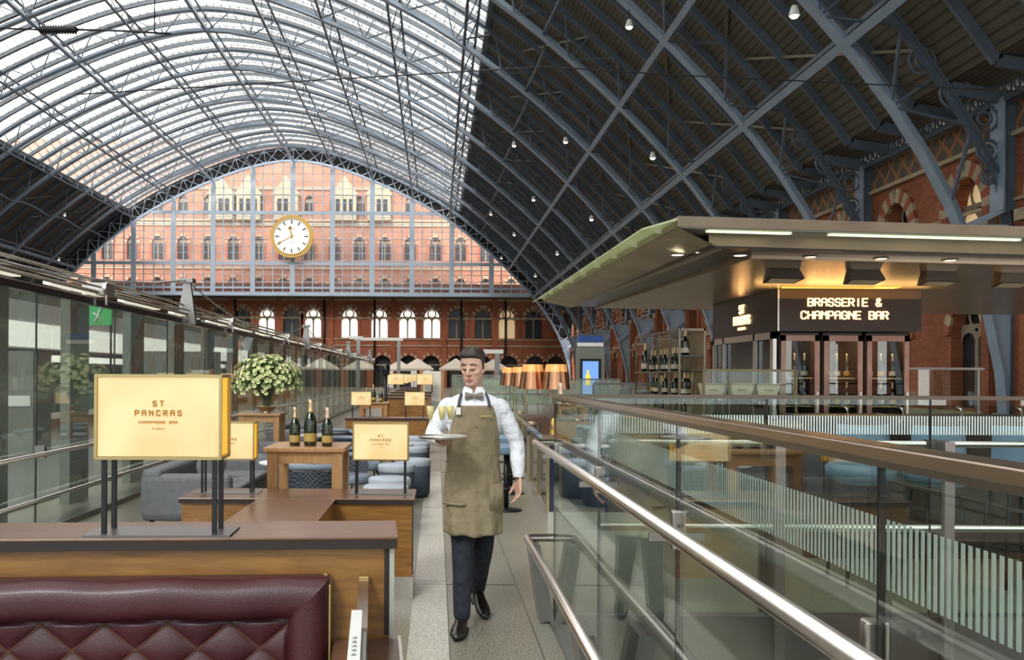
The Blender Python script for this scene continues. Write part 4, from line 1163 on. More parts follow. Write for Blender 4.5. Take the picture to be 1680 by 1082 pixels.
for k in range(0, npan, 1):
    y = Y0 + PN * k
    MB().bb(-.09, .0, y + .35, y + 1.85, SZ + .13, SZ + .165).build('light_tube', mat('tube_light', (1, 1, .9), .4, emit=(1, .96, .80), es=.55) if k == 0 else MATS['tube_light'], sr)
for i in range(9):
    y = 10.6 + 6.57 * (i - 1)
    m = MB(); m.tube([(.10, y, .20 + SZ), (.13, y, .20 + SZ)], .075, 16, smooth=False); m.bb(.105, .125, y - .02, y + .02, SZ + .01, SZ + .17); m.bb(-.16, .1, y - .04, y + .3, SZ + .13, SZ + .27)
    m.build('bracket', STAIN, sr)
for i in range(4):
    y = 14.4 + 13.14 * i
    m = MB(); m.add([(-.16, y - .06, SZ), (.16, y - .06, SZ), (.07, y - .04, SZ + .66), (-.03, y - .04, SZ + .66), (-.16, y + .06, SZ), (.16, y + .06, SZ), (.07, y + .04, SZ + .66), (-.03, y + .04, SZ + .66)],
             [(0, 1, 2, 3), (7, 6, 5, 4), (0, 4, 5, 1), (1, 5, 6, 2), (2, 6, 7, 3), (3, 7, 4, 0)]); m.bb(-.09, .12, y - .1, y + .1, SZ + .66, SZ + .73)
    m.build('cable_mast', WHITEP if False else STAIN_D, sr)
    m = MB(); m.tube([(0, y + 13.14 * (q / 8 - 1), SZ + .22 + .48 * abs(q / 4 - 1) ** 2) for q in range(9)], .012, 5, cap=False); m.build('cable', STAIN_D, sr)
MB().tube([(.1, Y0, .80), (.1, YL, .80)], .025, 8).build('handrail', STAIN, sr)
MB().tube([(.1, Y0, .36), (.1, YL, .36)], .02, 8).build('handrail', STAIN, sr)
for k in range(2, 16): MB().bb(.0, .1, Y0 + PN * k - .03, Y0 + PN * k + .03, .76, .88).build('clamp', STAIN_D, sr)
struct(MB().bb(SX - .12, SX + .12, Y0, YL, 0, .06).build('trim_15', STAIN_D))
# fins standing behind the screen
for k in range(1, 22):
    y = 9.55 + PN * (k - 1) - .4
    o = MB().bb(-.06, .06, -.30, .30, -.02, 2.65).build('screen_fin', FIN); o.location = (SX - .55, y, .02)
    tag(o, 'broad grey upright fin behind the left glass screen, %s from the viewer' % ORD[k - 1], 'column', 'grey fins behind the glass screen')
# the platforms and trains beyond
struct(MB().bb(-60, SX - .9, 6, 118, .0, .03).build('floor', PLATF)).name = 'floor.002'
def train(label, x, y0, y1):
    t = thing('train', label, 'train', (x, y0, 0), 0, 'trains at the left platforms'); L = y1 - y0
    MB().bb(-1.4, 1.4, 0, L, .5, 1.9).build('lower_body', TRAINB, t)
    MB().bb(-1.4, 1.4, 0, L, 2.25, 3.5).build('body', TRAINW, t); MB().bb(-1.1, 1.1, 0, L, 3.5, 3.85).build('roof', FIN, t)
    k = 0
    while k * 2.6 + 1 < L and k < 30: MB().bb(1.4, 1.43, k * 2.6 + .2, k * 2.6 + 2.7, 2.3, 2.95).build('window_band', TRAINGLOW, t); k += 1
    return t
train('white train with brightened window band seen through the left glass screen', -12.2, 12, 100)
train('white train on the far platform behind the first train', -24, 18, 100)
for i, (x, y, w, h_) in enumerate(((-8.1, 17.5, .9, 2.0), (-7.6, 25, .8, 2.2), (-8.6, 33, 1.2, 2.4))):
    t = thing('platform_kiosk', 'grey kiosk on the platform beyond the left screen, %s from the viewer' % ORD[i], 'kiosk', (x, y, .03), 0, 'platform kiosks')
    MB().bb(-w / 2, w / 2, -.4, .4, 0, h_).build('housing', FIN, t); MB().bb(-w / 2 + .05, w / 2 - .05, -.42, -.4, .95, 1.15).build('band', WHITEP, t)
for i, (x, y) in enumerate(((-8.0, 14.0), (-9.0, 24.0))):
    t = thing('exit_sign', ['green running figure exit sign over the platform', 'smaller green exit sign further along the platform'][i], 'sign', (x, y, 3.15))
    MB().bb(-.35, .35, -.04, .04, -.25, .25).build('panel', GREENSIGN, t)
    MB().tube([(.30, .06, .25), (.30, .06, -3.12)], .03, 6).build('pole', BLACK, t)
    mb = MB(); mb.tube([(.05, -.05, .16), (.0, -.05, .0), (-.1, -.05, -.18)], .03, 6); mb.tube([(.12, -.05, -.16), (.0, -.05, -.02), (-.14, -.05, .08)], .025, 6); mb.lathe([(.04, -.04), (.05, 0), (.04, .04)], (.07, -.05, .2), 8); mb.build('running_figure', WHITEP, t)

# ---------------------------------------------------------------- right-hand glass balustrade round the stair
GXR = .78
FRIT = mat('white_frit', (.62, .68, .64), .6)
def pane(par, x, y0, y1, top, axis='y', z0=-.25):
    m = MB()
    if axis == 'y': m.bb(x - .006, x + .006, y0 + .004, y1 - .004, z0, top)
    else: m.bb(y0 + .004, y1 - .004, x - .006, x + .006, z0, top)
    t = m.build('pane', GREENG, par)
    fr = MB(); p = .0185; k = 0
    while y0 + .012 + k * p < y1 - .01:
        c = y0 + .012 + k * p
        if axis == 'y': fr.bb(x + .0065, x + .0075, c - .0046, c + .0046, 1.232, 1.354)
        else: fr.bb(c - .0046, c + .0046, x - .0075, x - .0065, 1.232, 1.354)
        k += 1
    fr.build('frit_stripes', FRIT, t)
    s_ = MB()
    if axis == 'y': s_.bb(x - .0065, x + .0065, y1 - .0028, y1 + .0028, z0, top)
    else: s_.bb(y1 - .004, y1 + .004, x - .007, x + .007, z0, top)
    s_.build('seam', BLACK, t)
JY = [.0, 1.577, 2.90, 4.30, 5.91]
hr = thing('glass_balustrade', 'long glass balustrade with white stripes and flat bronze rail right of the aisle', 'balustrade', (0, 0, 0))
for k in range(4): pane(hr, GXR, JY[k], JY[k + 1], 1.462)
bevel(MB().bb(GXR - .03, GXR + .03, -.4, 5.92, 1.460, 1.485).build('top_rail', BRONZE_RAIL, hr), .004)
MB().bb(GXR - .010, GXR + .010, -.4, 5.92, 1.445, 1.460).build('channel', STAIN_D, hr)
MB().bb(GXR - .04, GXR + .04, -.4, 5.95, -.28, .02).build('shoe', STAIN_D, hr)
ft = thing('glass_balustrade', 'cross balustrade of striped glass with dark rail at the far side of the stair', 'balustrade', (0, 0, 0))
MB().bb(GXR + .032, 12, 5.86, 5.92, 1.460, 1.485).build('top_rail', mat('dark_rail', (.16, .125, .10), .4, .7), ft); MB().bb(GXR + .05, 12, 5.85, 5.95, -.28, .05).build('shoe', STAIN_D, ft)
JX = [GXR + .045, 2.16, 3.23, 4.30, 5.37, 6.44, 7.51]
for k in range(6): pane(ft, 5.89, JX[k], JX[k + 1], 1.462, axis='x')
for x in (2.22, 3.31, 4.4): MB().bb(x - .032, x + .032, 5.80, 5.84, -.28, 1.19).build('post', CLAMP, ft)
# high round handrail wrapping the glass, and the low one on splayed legs
hx, hz = .095, 1.143
MB().tube([(GXR - hx, -.5, hz), (GXR - hx, 6.22, hz), (GXR - hx + .01, 6.25, hz), (GXR + hx + .03, 6.25, hz)], .0235, 16, up=(0, 0, 1)).build('handrail', STAIN, hr)
for i, y in enumerate((1.60, 2.90, 4.30, 5.80)):
    bevel(MB().bb(GXR - .022, GXR + .022, y - .014, y + .014, hz - .10, hz + .03).build('clamp', CLAMP, hr), .007, 3)
    MB().tube([(GXR, y - .014, hz - .02), (GXR, y - .017, hz - .02)], .006, 10, smooth=False).build('screw', BLACK, hr)
    MB().bb(GXR - hx, GXR, y - .006, y + .006, hz - .070, hz - .045).build('bracket', CLAMP, hr)
lx, lz = .17, .52
MB().tube([(GXR - lx, -.6, lz), (GXR - lx, 6.0, lz), (GXR - lx + .012, 6.03, lz), (GXR + .02, 6.03, lz)], .027, 16).build('low_handrail', STAIN, hr)
for y in (5.85, 3.85, 1.85):
    for s in (-1,):
        P = [(GXR + s * (lx + .005), lz - .02), (GXR + s * (lx - .07), lz - .02), (GXR + s * .008, .02), (GXR + s * .10, .0)]
        q = [Vector((x, y - .02, z)) for x, z in P] + [Vector((x, y + .22, z)) for x, z in P]
        MB().add(q, [(0, 1, 2, 3), (7, 6, 5, 4), (0, 4, 5, 1), (1, 5, 6, 2), (2, 6, 7, 3), (3, 7, 4, 0)]).build('leg', STAIN_D, hr)
# rails on the far side of the stair
MB().tube([(1.05, 6.02, 1.16), (12, 6.02, 1.16)], .022, 12, up=(0, 0, 1)).build('handrail', STAIN, ft)
for x in (2.22, 3.31, 4.4): MB().bb(x - .045, x + .045, 5.89, 6.04, 1.06, 1.19).build('clamp', STAIN_D, ft)
MB().tube([(1.1, 6.12, .58), (12, 6.12, .58)], .024, 12, up=(0, 0, 1)).build('low_handrail', STAIN, ft)
for x in (2.24, 3.46, 4.9, 6.4): MB().bb(x - .045, x + .045, 6.10, 6.14, 0, .58).build('leg', STAIN_D, ft)
# ---------------------------------------------------------------- the champagne bar counter behind the waiter
bar = thing('bar_counter', 'long navy panelled bar counter with brown marble top and brass edge behind the waiter', 'counter', (0, 0, 0))
A0, A1 = Vector((1.17, 9.55, 0)), Vector((1.62, 22.5, 0))
poly = [(1.17, 9.55), (2.3, 9.55), (2.75, 22.5), (1.62, 22.5)]
def inset(p, d): return [(p[0][0] + d, p[0][1] + d), (p[1][0] - d, p[1][1] + d), (p[2][0] - d, p[2][1] - d), (p[3][0] + d, p[3][1] - d)]
MB().prism(inset(poly, .02), 0, .16).build('plinth', STAIN, bar)
MB().prism(inset(poly, .03), .16, .90).build('cabinet', NAVY, bar)
MB().prism(inset(poly, -.05), .93, .985).build('worktop', MARBLE, bar)
MB().prism(inset(poly, -.02), .895, .93).build('brass_edge', BRASS, bar)
for k, (x, y) in enumerate([(1.17, 9.55)] + [(1.17 + .45 * q / 10, 9.55 + 12.95 * q / 10) for q in range(1, 10)]):
    MB().bb(x + .005, x + .035, y + .01, y + .05, .16, .93).build('brass_strip', BRASS, bar)
MB().bb(1.3, 1.33, 9.52, 9.57, .16, .93).build('brass_strip', BRASS, bar)
def copper_lamp(label, loc, s=1.0):
    t = thing('copper_lamp', label, 'lamp', loc, 0, 'copper shaded lamps on the bar')
    MB().lathe([(.07, 0), (.07, .012), (.012, .02)], seg=16).build('base', BRONZE_S, t)
    for q in range(2): MB().tube([(-.07 + .14 * q, 0, .01), (-.07 + .14 * q, 0, .55)], .008, 6).build('stem', BRONZE_S, t)
    mb = MB(); n = 10; seg = 40
    R = []
    for j in range(n + 1):
        f = j / n; r0 = .178 - .052 * f
        R.append([Vector((r0 * (1 + .035 * (1 if (k // 2) % 2 else -1) * 1) * math.cos(2 * PI * k / seg), r0 * (1 + .035 * (1 if (k // 2) % 2 else -1)) * math.sin(2 * PI * k / seg), .45 + .32 * f)) for k in range(seg)])
    mb.loft(R[:8], 0, False, False); mb.build('lamp_shade', COPPER, t)
    m2 = MB(); m2.loft(R[7:], 0, False, False); m2.build('glowing_top', COPPERIN, t)
    m3 = MB(); m3.lathe([(.0, .56), (.04, .58), (.04, .62), (0, .64)], seg=10); m3.build('bulb', BULB, t)
    t.scale = (s,) * 3
    return t
CL = copper_lamp('front right copper lamp on the bar counter, largest of the four', (1.54, 11.6, .985))
KIDS[CL.name] = [o for o in COL.objects if o.parent == CL]
dup(CL, (1.27, 11.9, .985), 0, 'copper lamp left of the largest one on the bar counter')
dup(CL, (1.43, 15.3, .985), 0, 'third copper lamp, farther along the bar'); dup(CL, (1.22 + .1, 16.2, .985), 0, 'farthest copper lamp at the left of the four')
# things on the bar top
tb = MB().lathe([(.12, 0), (.125, .17), (.12, .17), (.11, .02)], seg=20).build('ice_bucket', COPPER); tb.location = (1.62, 10.3, .985); tag(tb, 'copper ice bucket on the bar near the large lamps', 'bucket')
for i, (x, y, c_) in enumerate(((1.50, 10.6, SCREENY), (1.58, 10.75, WINE), (1.44, 10.9, SCREENY))):
    o = MB().lathe([(.03, 0), (.045, .02), (.05, .07), (.03, .11), (0, .12)], seg=14).build('fruit', mat('lemon', (.75, .52, .06), .5) if i == 0 else MATS['lemon']); o.location = (x, y, .985)
    tag(o, 'yellow lemon on the bar top, %s from the front' % ORD[i], 'fruit', 'lemons on the bar')
def bar_stool(label, loc, rz=0, back=False):
    t = thing('bar_stool', label, 'stool', loc, rz, 'light blue bar stools')
    MB().lathe([(.19, 0), (.19, .012), (.03, .03)], seg=24).build('base', BLACK, t); MB().tube([(0, 0, .02), (0, 0, .68)], .03, 10).build('pole', BLACK, t)
    MB().lathe([(.12, .26), (.12, .275)], seg=20).build('foot_ring', BLACK, t)
    bevel(MB().lathe([(.15, .67), (.2, .69), (.21, .76), (.18, .79), (0, .79)], seg=24).build('seat', BLUEC, t), .001)
    return t
BS = bar_stool('blue bar stool with black disc base just behind the waiter', (.84, 10.75, 0))
dup(BS, (1.02, 12.3, 0), 0, 'second blue bar stool along the navy bar'); dup(BS, (1.08, 14.0, 0), 0, 'third blue bar stool along the navy bar')

# blue chairs beyond the cross balustrade
def bar_chair(label, loc, rz=0):
    t = thing('bar_chair', label, 'chair', loc, rz, 'sky blue high chairs beyond the stair')
    n = 12
    def P(k, z, r): a = math.radians(-170) + math.radians(160) * k / n; return Vector((r * math.cos(a), r * math.sin(a), z))
    mb = MB(); mb.loft([[P(k, z, r) for k in range(n + 1)] for z, r in ((.78, .20), (.95, .215), (1.18, .205), (1.24, .20))] + [[P(k, z, r) for k in range(n + 1)] for z, r in ((1.24, .18), (1.0, .185), (.80, .175))], 0, False, True, closed=False)
    mb.build('backrest', BLUEC, t)
    MB().lathe([(.19, .80), (.25, .82), (.26, .90), (.23, .93), (0, .935)], seg=24).build('seat', BLUEC, t)
    for sx in (-1, 1):
        for sy in (-1, 1): MB().tube([(sx * .12, sy * .12, .73), (sx * .18, sy * .18, 0)], .014, 6).build('leg', BLACK, t)
    MB().lathe([(.17, .28), (.17, .295)], seg=16, cap=False).build('foot_ring', BLACK, t)
    return t
BC = bar_chair('sky blue high chair beyond the stair, leftmost of the row', (3.32, 7.05, 0))
for i, x in enumerate((3.85, 4.50, 5.25)): dup(BC, (x, 6.95 + .05 * i, 0), 0, 'sky blue high chair beyond the stair, %s from the left' % ORD[i + 1])
# right-hand bar counter
rb = thing('bar_counter', 'dark front bar counter carrying the display case and bottle shelves', 'counter', (0, 0, 0))
MB().bb(3.05, 6.9, 10.9, 11.7, 0, 1.0).build('cabinet', FASCIA, rb); MB().bb(3.0, 6.95, 10.8, 11.75, 1.0, 1.05).build('worktop', MARBLE, rb)
MB().bb(3.0, 6.9, 10.78, 10.8, .66, .74).build('gold_band', BRASS, rb)
MB().bb(3.05, 3.6, 11.75, 15.0, 0, 1.0).build('cabinet', FASCIA, rb)
rb2 = thing('high_table', 'long dark high table with chrome bag hooks behind the blue chairs', 'table', (0, 0, 0))
MB().bb(3.2, 8.5, 7.75, 8.35, 1.22, 1.27).build('tabletop', FASCIA, rb2); MB().bb(3.3, 8.4, 8.0, 8.1, 0, 1.22).build('support', FASCIA, rb2)
for x in (3.5, 3.97, 4.47, 4.98, 5.5): MB().tube([(x, 7.72, 1.22), (x, 7.66, 1.26), (x, 7.66, 1.34), (x, 7.74, 1.36)], .012, 8).build('hook', STAIN, rb2)
def glass_v(label, loc, group, wine=True):
    t = thing('champagne_flute', label, 'glass', loc, 0, group)
    MB().lathe([(.0, 0), (.032, .002), (.004, .012), (.004, .085), (.010, .10), (.024, .15), (.026, .215)], seg=16, cap=False).build('bowl', CLEARG, t)
    if wine: MB().lathe([(.0, .103), (.010, .105), (.021, .15), (.023, .185), (0, .185)], seg=12).build('champagne', WINE, t)
    return t
for i, (x, y) in enumerate(((4.2, 7.95), (4.75, 8.0), (5.2, 7.9), (5.6, 8.05), (6.1, 7.95))):
    glass_v('empty stemmed glass on the long dark high table, %s from the left' % ORD[i], (x, y, 1.27), 'glasses on the high table', False)
# bottle shelving
sv = thing('bottle_rack', 'open dark metal rack of champagne bottles behind the bar', 'shelf', (0, 0, 0))
mb = MB()
for y in (11.5, 12.0, 12.55, 13.2, 14.0): 
    for x in (3.1, 3.42): mb.bb(x - .012, x + .012, y - .012, y + .012, 1.05, 2.2)
for x in (3.1, 3.42): mb.bb(x - .015, x + .015, 11.48, 14.02, 2.19, 2.22)
mb.bb(3.1, 3.45, 11.48, 11.51, 2.19, 2.22)
mb.build('frame', BRONZE, sv)
for z in (1.075, 1.36, 1.68): MB().bb(3.08, 3.44, 11.5, 14.02, z - .02, z).build('shelf_board', BLACKG, sv)
MB().bb(3.08, 3.44, 11.5, 11.95, 1.86, 1.88).build('shelf_board', BLACKG, sv)
MB().bb(3.43, 3.44, 11.5, 14.02, 1.09, 2.18).build('back_panel', glass('beige_back_glass', (.8, .78, .7), refl=.4, haze=.4, hazecol=(.62, .57, .46)), sv)
k = 0
for z, ys, s in ((1.88, (11.62, 11.85), 1.1), (1.68, (12.1, 12.24, 12.38, 12.5, 12.64, 12.8, 12.95, 13.15, 13.35, 13.5), 1.05), (1.36, (11.62, 11.75, 12.1, 12.3, 12.6, 12.9, 13.1, 13.6), 1.0), (1.075, (11.65, 12.2, 12.8, 13.4), .9)):
    for j, y in enumerate(ys):
        src = BOo if (k % 4 == 3) else BL
        put_bottle(src, (3.2 + (.08 if j % 2 else 0), y, z), 'champagne bottle on the %s shelf of the open rack, %s from its near end' % ({1.88: 'short topmost', 1.68: 'upper', 1.36: 'middle', 1.075: 'lowest'}[z], ORD[j]), 'bottles in the open rack', s); k += 1
put_bottle(BL, (3.2, 13.8, 1.68), 'extra large champagne bottle at the far top end of the open rack', 'bottles in the open rack', 1.45)
# brass display case with cream boxes
dc = thing('display_case', 'brass framed glass display case with cream cartons on the bar', 'display case', (3.25, 10.95, 1.066))
mb = MB(); W, D, H = 1.12, .5, .62
for x in (0, W):
    for y in (0, D): mb.bb(x - .014, x + .014, y - .014, y + .014, 0, H)
for z in (0, H):
    for y in (0, D): mb.bb(0, W, y - .014, y + .014, z - .014, z + .014)
    for x in (0, W): mb.bb(x - .014, x + .014, 0, D, z - .014, z + .014)
mb.bb(.3, .32, -.01, .01, 0, H)
mb.build('frame', mat('aged_brass', (.22, .18, .10), .35, .8), dc); MB().bb(.01, W - .01, -.002, .002, .01, H - .01).build('pane', CLEARG, dc); MB().bb(.015, W - .015, .015, D - .015, .30, .3145).build('shelf_board', MATS['aged_brass'], dc)
for i, x in enumerate((3.42, 3.78, 4.10)):
    t = thing('gift_carton', 'cream flared carton inside the brass case, %s' % ['at the left', 'in the middle', 'at the right'][i], 'box', (x, 11.2, 1.365), 0, 'cream cartons in the brass case')
    MB().add([(-.11, -.06, 0), (.11, -.06, 0), (.15, -.09, .16), (-.15, -.09, .16), (-.11, .06, 0), (.11, .06, 0), (.15, .09, .16), (-.15, .09, .16)],
             [(0, 1, 2, 3), (7, 6, 5, 4), (0, 4, 5, 1), (1, 5, 6, 2), (2, 6, 7, 3), (3, 7, 4, 0)]).build('carton', CREAM, t)
    MB().bb(-.05, .05, -.082, -.072, .07, .085).build('print', LETTERB, t)

# ---------------------------------------------------------------- wine cabinets, fascia sign and canopy
fb_ = thing('fascia_sign', 'dark brown fascia box with lit lettering under the canopy', 'sign', (0, 0, 0))
MB().bb(4.78, 6.78, 12.6, 15.6, 2.25, 2.84).build('fascia', FASCIA, fb_)
MB().bb(4.765, 4.785, 12.585, 12.605, 2.25, 2.84).build('corner_trim', STAIN, fb_)
mb = MB()
lettering(mb, 'BRASSERIE &', (5.70, 12.59, 2.655), .102, (1, 0, 0), (0, 0, 1), .17, .40, .02)
lettering(mb, 'CHAMPAGNE BAR', (5.70, 12.59, 2.475), .102, (1, 0, 0), (0, 0, 1), .17, .40, .02)
mb.build('lettering', LETTER, fb_)
mb = MB()
lettering(mb, 'ST', (4.77, 14.1, 2.66), .12, (0, -1, 0), (0, 0, 1), .2, .5, .02); lettering(mb, 'PANCRAS', (4.77, 14.1, 2.49), .12, (0, -1, 0), (0, 0, 1), .2, .36, .02)
lettering(mb, 'BY SEARCYS', (4.77, 14.1, 2.36), .035, (0, -1, 0), (0, 0, 1), .2, .3, .02); mb.build('lettering', LETTER, fb_)
COPF = mat('copper_frame', (.33, .20, .16), .3, .8, var=.25, vs=5)
for i, (x0, x1) in enumerate(((4.86, 5.45), (5.47, 6.06), (6.08, 6.72))):
    t = thing('wine_cabinet', 'glass fronted wine cabinet in copper frame, %s under the fascia sign' % ['left', 'middle', 'right'][i], 'cabinet', (x0, 12.8, 0), 0, 'wine cabinets'); w = x1 - x0
    mb = MB(); mb.bb(0, w, .55, .58, 0, 2.24); mb.bb(0, .02, 0, .58, 0, 2.24); mb.bb(w - .02, w, 0, .58, 0, 2.24); mb.bb(0, w, 0, .58, 0, .3); mb.bb(0, w, 0, .58, 2.2, 2.24); mb.build('body', FASCIA, t)
    d = MB(); d.bb(.02, .09, -.04, 0, .3, 2.2); d.bb(w - .09, w - .02, -.04, 0, .3, 2.2); d.bb(.02, w - .02, -.04, 0, 2.12, 2.2); d.bb(.02, w - .02, -.04, 0, .3, .4); do = d.build('door', COPF, t)
    MB().bb(.09, w - .09, -.02, -.012, .4, 2.12).build('pane', CLEARG, do); MB().bb(w - .075, w - .05, -.07, -.04, 1.1, 1.4).build('handle', STAIN, do)
    for z in (.8, 1.2, 1.6): MB().bb(.03, w - .03, .02, .5, z - .012, z).build('shelf_board', BRASS, t)
    MB().bb(.1, w - .1, .05, .2, 2.17, 2.195).build('cabinet_light', mat('cabinet_glow', (1, .8, .5), .5, emit=(1, .75, .4), es=12) if i == 0 else MATS['cabinet_glow'], t)
    for zi, z in enumerate((1.2, 1.6)):
        for j in range(3):
            b_ = put_bottle(BOo if (i + j + zi) % 2 == 0 else BL, (x0 + .15 + j * (w - .3) / 2, 12.98, z), 'bottle in the %s wine cabinet, %s shelf, %s from the left' % (['left', 'middle', 'right'][i], ['middle', 'top'][zi], ORD[j]), 'bottles in the wine cabinets', 1.12)
# kitchen pass beside the cabinets
kp = thing('kitchen_pass', 'steel framed kitchen hatch on the side of the bar kiosk', 'hatch', (4.8, 12.8, 0))
MB().bb(0, .05, .02, 2.8, 0, 1.15).build('lower_panel', STAIN_D, kp)
mb = MB(); mb.bb(-.02, .03, .0, .12, 1.0, 2.25); mb.bb(-.02, .03, .75, .82, 1.0, 2.25); mb.bb(-.02, .03, 2.2, 2.27, 1.0, 2.25); mb.bb(-.02, .03, 2.72, 2.8, 1.0, 2.25); mb.bb(-.02, .03, 0, 2.8, 2.15, 2.25); mb.build('frame', STAIN, kp)
MB().bb(.04, .06, .1, 2.75, 1.15, 2.2).build('back', BLACKG, kp)
for k_, (y, z, c_) in enumerate(((.3, 1.7, 'steel pan'), (.5, 1.5, 'steel pan'), (2.45, 1.6, 'steel pot'))):
    o = MB().lathe([(.09, 0), (.1, .1), (.09, .1), (.08, .01)], seg=14).build('cooking_pot', STAIN); o.location = (4.70, 12.8 + y, z - .5 + .0)
    o.location.z = 1.15; o.location.x = 4.86; tag(o, 'small steel pot in the kitchen hatch, %s from the front' % ORD[k_], 'pot', 'pots in the hatch')
struct(MB().bb(4.9, 6.72, 13.45, 15.4, 0, 2.24).build('wall_kiosk', FASCIA))

cn = thing('bar_canopy', 'broad flat bronze canopy over the champagne bar', 'canopy', (0, 0, 0))
C0 = [(2.27, 8.5), (11.5, 9.75), (11.5, 18.2), (2.0, 17.0)]
def ins(P, d):
    c = (sum(p[0] for p in P) / 4, sum(p[1] for p in P) / 4)
    out = []
    for p in P: out.append((p[0] + (d if p[0] < c[0] else -d), p[1] + (d if p[1] < c[1] else -d)))
    return out
MB().prism(C0, 3.02, 3.12).build('upper_tier', BRONZE, cn)
MB().prism(ins(C0, .03), 3.012, 3.02).build('soffit_step', mat('pale_soffit', (.42, .42, .36), .4, .3), cn)
I2 = ins(C0, .12)
MB().prism(ins(C0, .42), 2.90, 3.012).build('lower_tier', BRONZE, cn)
I3 = ins(C0, .55)
MB().prism(ins(C0, .45), 2.885, 2.90).build('dark_recess', FASCIA, cn)
MB().prism([(3.3, 9.45), (11.2, 10.5), (11.2, 17.6), (2.9, 16.4)], 2.845, 2.884).build('ceiling_panel', BRONZE_S, cn)
# angled outer glass fin along the left edge
fx = MB(); fx.add([(2.27, 8.5, 3.10), (2.0, 17.0, 3.10), (1.80, 17.0, 3.0), (1.93, 8.5, 3.0), (2.27, 8.5, 3.08), (2.0, 17.0, 3.08), (1.80, 17.0, 2.985), (1.93, 8.5, 2.985)],
                  [(0, 1, 2, 3), (7, 6, 5, 4), (0, 4, 5, 1), (1, 5, 6, 2), (2, 6, 7, 3), (3, 7, 4, 0)]); fx.build('glass_fin', FING, cn)
for q in range(9):
    y = 8.9 + q * .95; x = 2.27 - .27 * (y - 8.5) / 8.5
    MB().bb(x - .10, x - .04, y, y + .03, 3.02, 3.06).build('fin_clip', WHITEP, cn)
# sloped bronze side below the fin
sd = MB(); sd.add([(2.27, 8.5, 3.015), (2.0, 17.0, 3.015), (2.5, 16.7, 2.87), (2.85, 9.0, 2.87)], [(0, 1, 2, 3)]); 
sd.add([(2.27, 8.5, 3.022), (2.0, 17.0, 3.022), (2.5, 16.7, 2.88), (2.85, 9.0, 2.88)], [(3, 2, 1, 0)]); sd.build('side_cladding', mat('weathered_bronze', (.46, .41, .31), .5, .35, var=.2, vs=1.5), cn)
# linear lights under the front edge
def front(x, off): return 8.5 + (x - 2.27) * (1.25 / 9.23) + off
for i, (xa, xb) in enumerate(((2.6, 3.45), (3.85, 5.9), (6.0, 7.2), (7.3, 9.0))):
    mb = MB(); mb.beam((xa, front(xa, .14), 3.004), (xb, front(xb, .14), 3.004), .05, .012); mb.build('linear_light', STRIPLIGHT, cn)
MB().bb(4.75, 6.0, 12.36, 12.42, 2.832, 2.844).build('cove_light', GOLDLIGHT, cn); MB().bb(6.0, 6.3, 12.2, 12.42, 2.832, 2.844).build('cove_light', GOLDLIGHT, cn)
LI = bpy.data.lights.new('cove', 'AREA'); LI.shape = 'RECTANGLE'; LI.size = 2.4; LI.size_y = .2; LI.energy = 12; LI.color = (1, .6, .2)
lo = bpy.data.objects.new('cove_lamp', LI); lo.location = (5.6, 12.45, 2.70); lo.rotation_euler = (PI, 0, 0); COL.objects.link(lo); lo['kind'] = 'structure'
def downlight(label, loc):
    t = thing('downlight', label, 'ceiling light', loc, 0, 'downlights in the canopy')
    MB().lathe([(.075, -.012), (.085, -.004), (.085, 0), (.06, 0)], seg=20, cap=False).build('trim_ring', STAIN_D, t); MB().lathe([(0, -.008), (.062, -.008), (.062, -.002)], seg=20).build('lens', BULB, t)
    return t
DL = None
for i, (x, y, z) in enumerate(((3.18, 8.98, 2.765), (3.95, 9.0, 2.765), (4.75, 9.1, 2.765), (5.55, 9.2, 2.765), (2.55, 9.55, 2.70), (2.75, 9.35, 2.70))):
    lb = ['canopy downlight nearest its left front corner', 'second canopy downlight along the front edge', 'third canopy downlight along the front edge', 'fourth canopy downlight along the front edge', 'left of the pair of lights on the canopy side', 'right of the pair of lights on the canopy side'][i]
    z_ = 2.884 if i < 4 else 2.90
    y = 9.45 + .1 * i if i < 4 else y
    if DL is None: DL = downlight(lb, (x, y, z_)); KIDS[DL.name] = [o for o in COL.objects if o.parent == DL]
    else: dup(DL, (x, y, z_), 0, lb)
def heater(label, loc):
    t = thing('infrared_heater', label, 'heater', loc, .1, 'heaters under the canopy')
    MB().add([(-.22, -.10, -.12), (.22, -.10, -.12), (.19, .10, -.16), (-.19, .10, -.16), (-.17, -.06, 0), (.17, -.06, 0), (.17, .06, 0), (-.17, .06, 0)],
             [(3, 2, 1, 0), (4, 5, 6, 7), (0, 1, 5, 4), (1, 2, 6, 5), (2, 3, 7, 6), (3, 0, 4, 7)]).build('housing', STAIN_D, t)
    MB().add([(-.18, -.09, -.127), (.18, -.09, -.127), (.16, .08, -.163), (-.16, .08, -.163)], [(3, 2, 1, 0)]).build('grille', CREAM, t)
    return t
HE = heater('canopy heater nearest the left front corner', (3.95, 10.3, 2.845)); KIDS[HE.name] = [o for o in COL.objects if o.parent == HE]
for i, x in enumerate((4.80, 5.72, 6.65)): dup(HE, (x + .12, 10.4 + .11 * i, 2.845), .1, 'canopy heater, %s from the left front corner' % ORD[i + 1])
for k, (x, y) in enumerate(((3.4, 9.6), (5.0, 9.8), (6.6, 10.0), (4.2, 11.2), (5.9, 11.9))):
    L_ = bpy.data.lights.new('downlight_beam', 'SPOT'); L_.energy = 45; L_.spot_size = math.radians(110); L_.spot_blend = .6; L_.color = (1, .8, .58); L_.shadow_soft_size = .06
    o = bpy.data.objects.new('downlight_beam', L_); o.location = (x, y, 2.82); COL.objects.link(o); o['kind'] = 'structure'
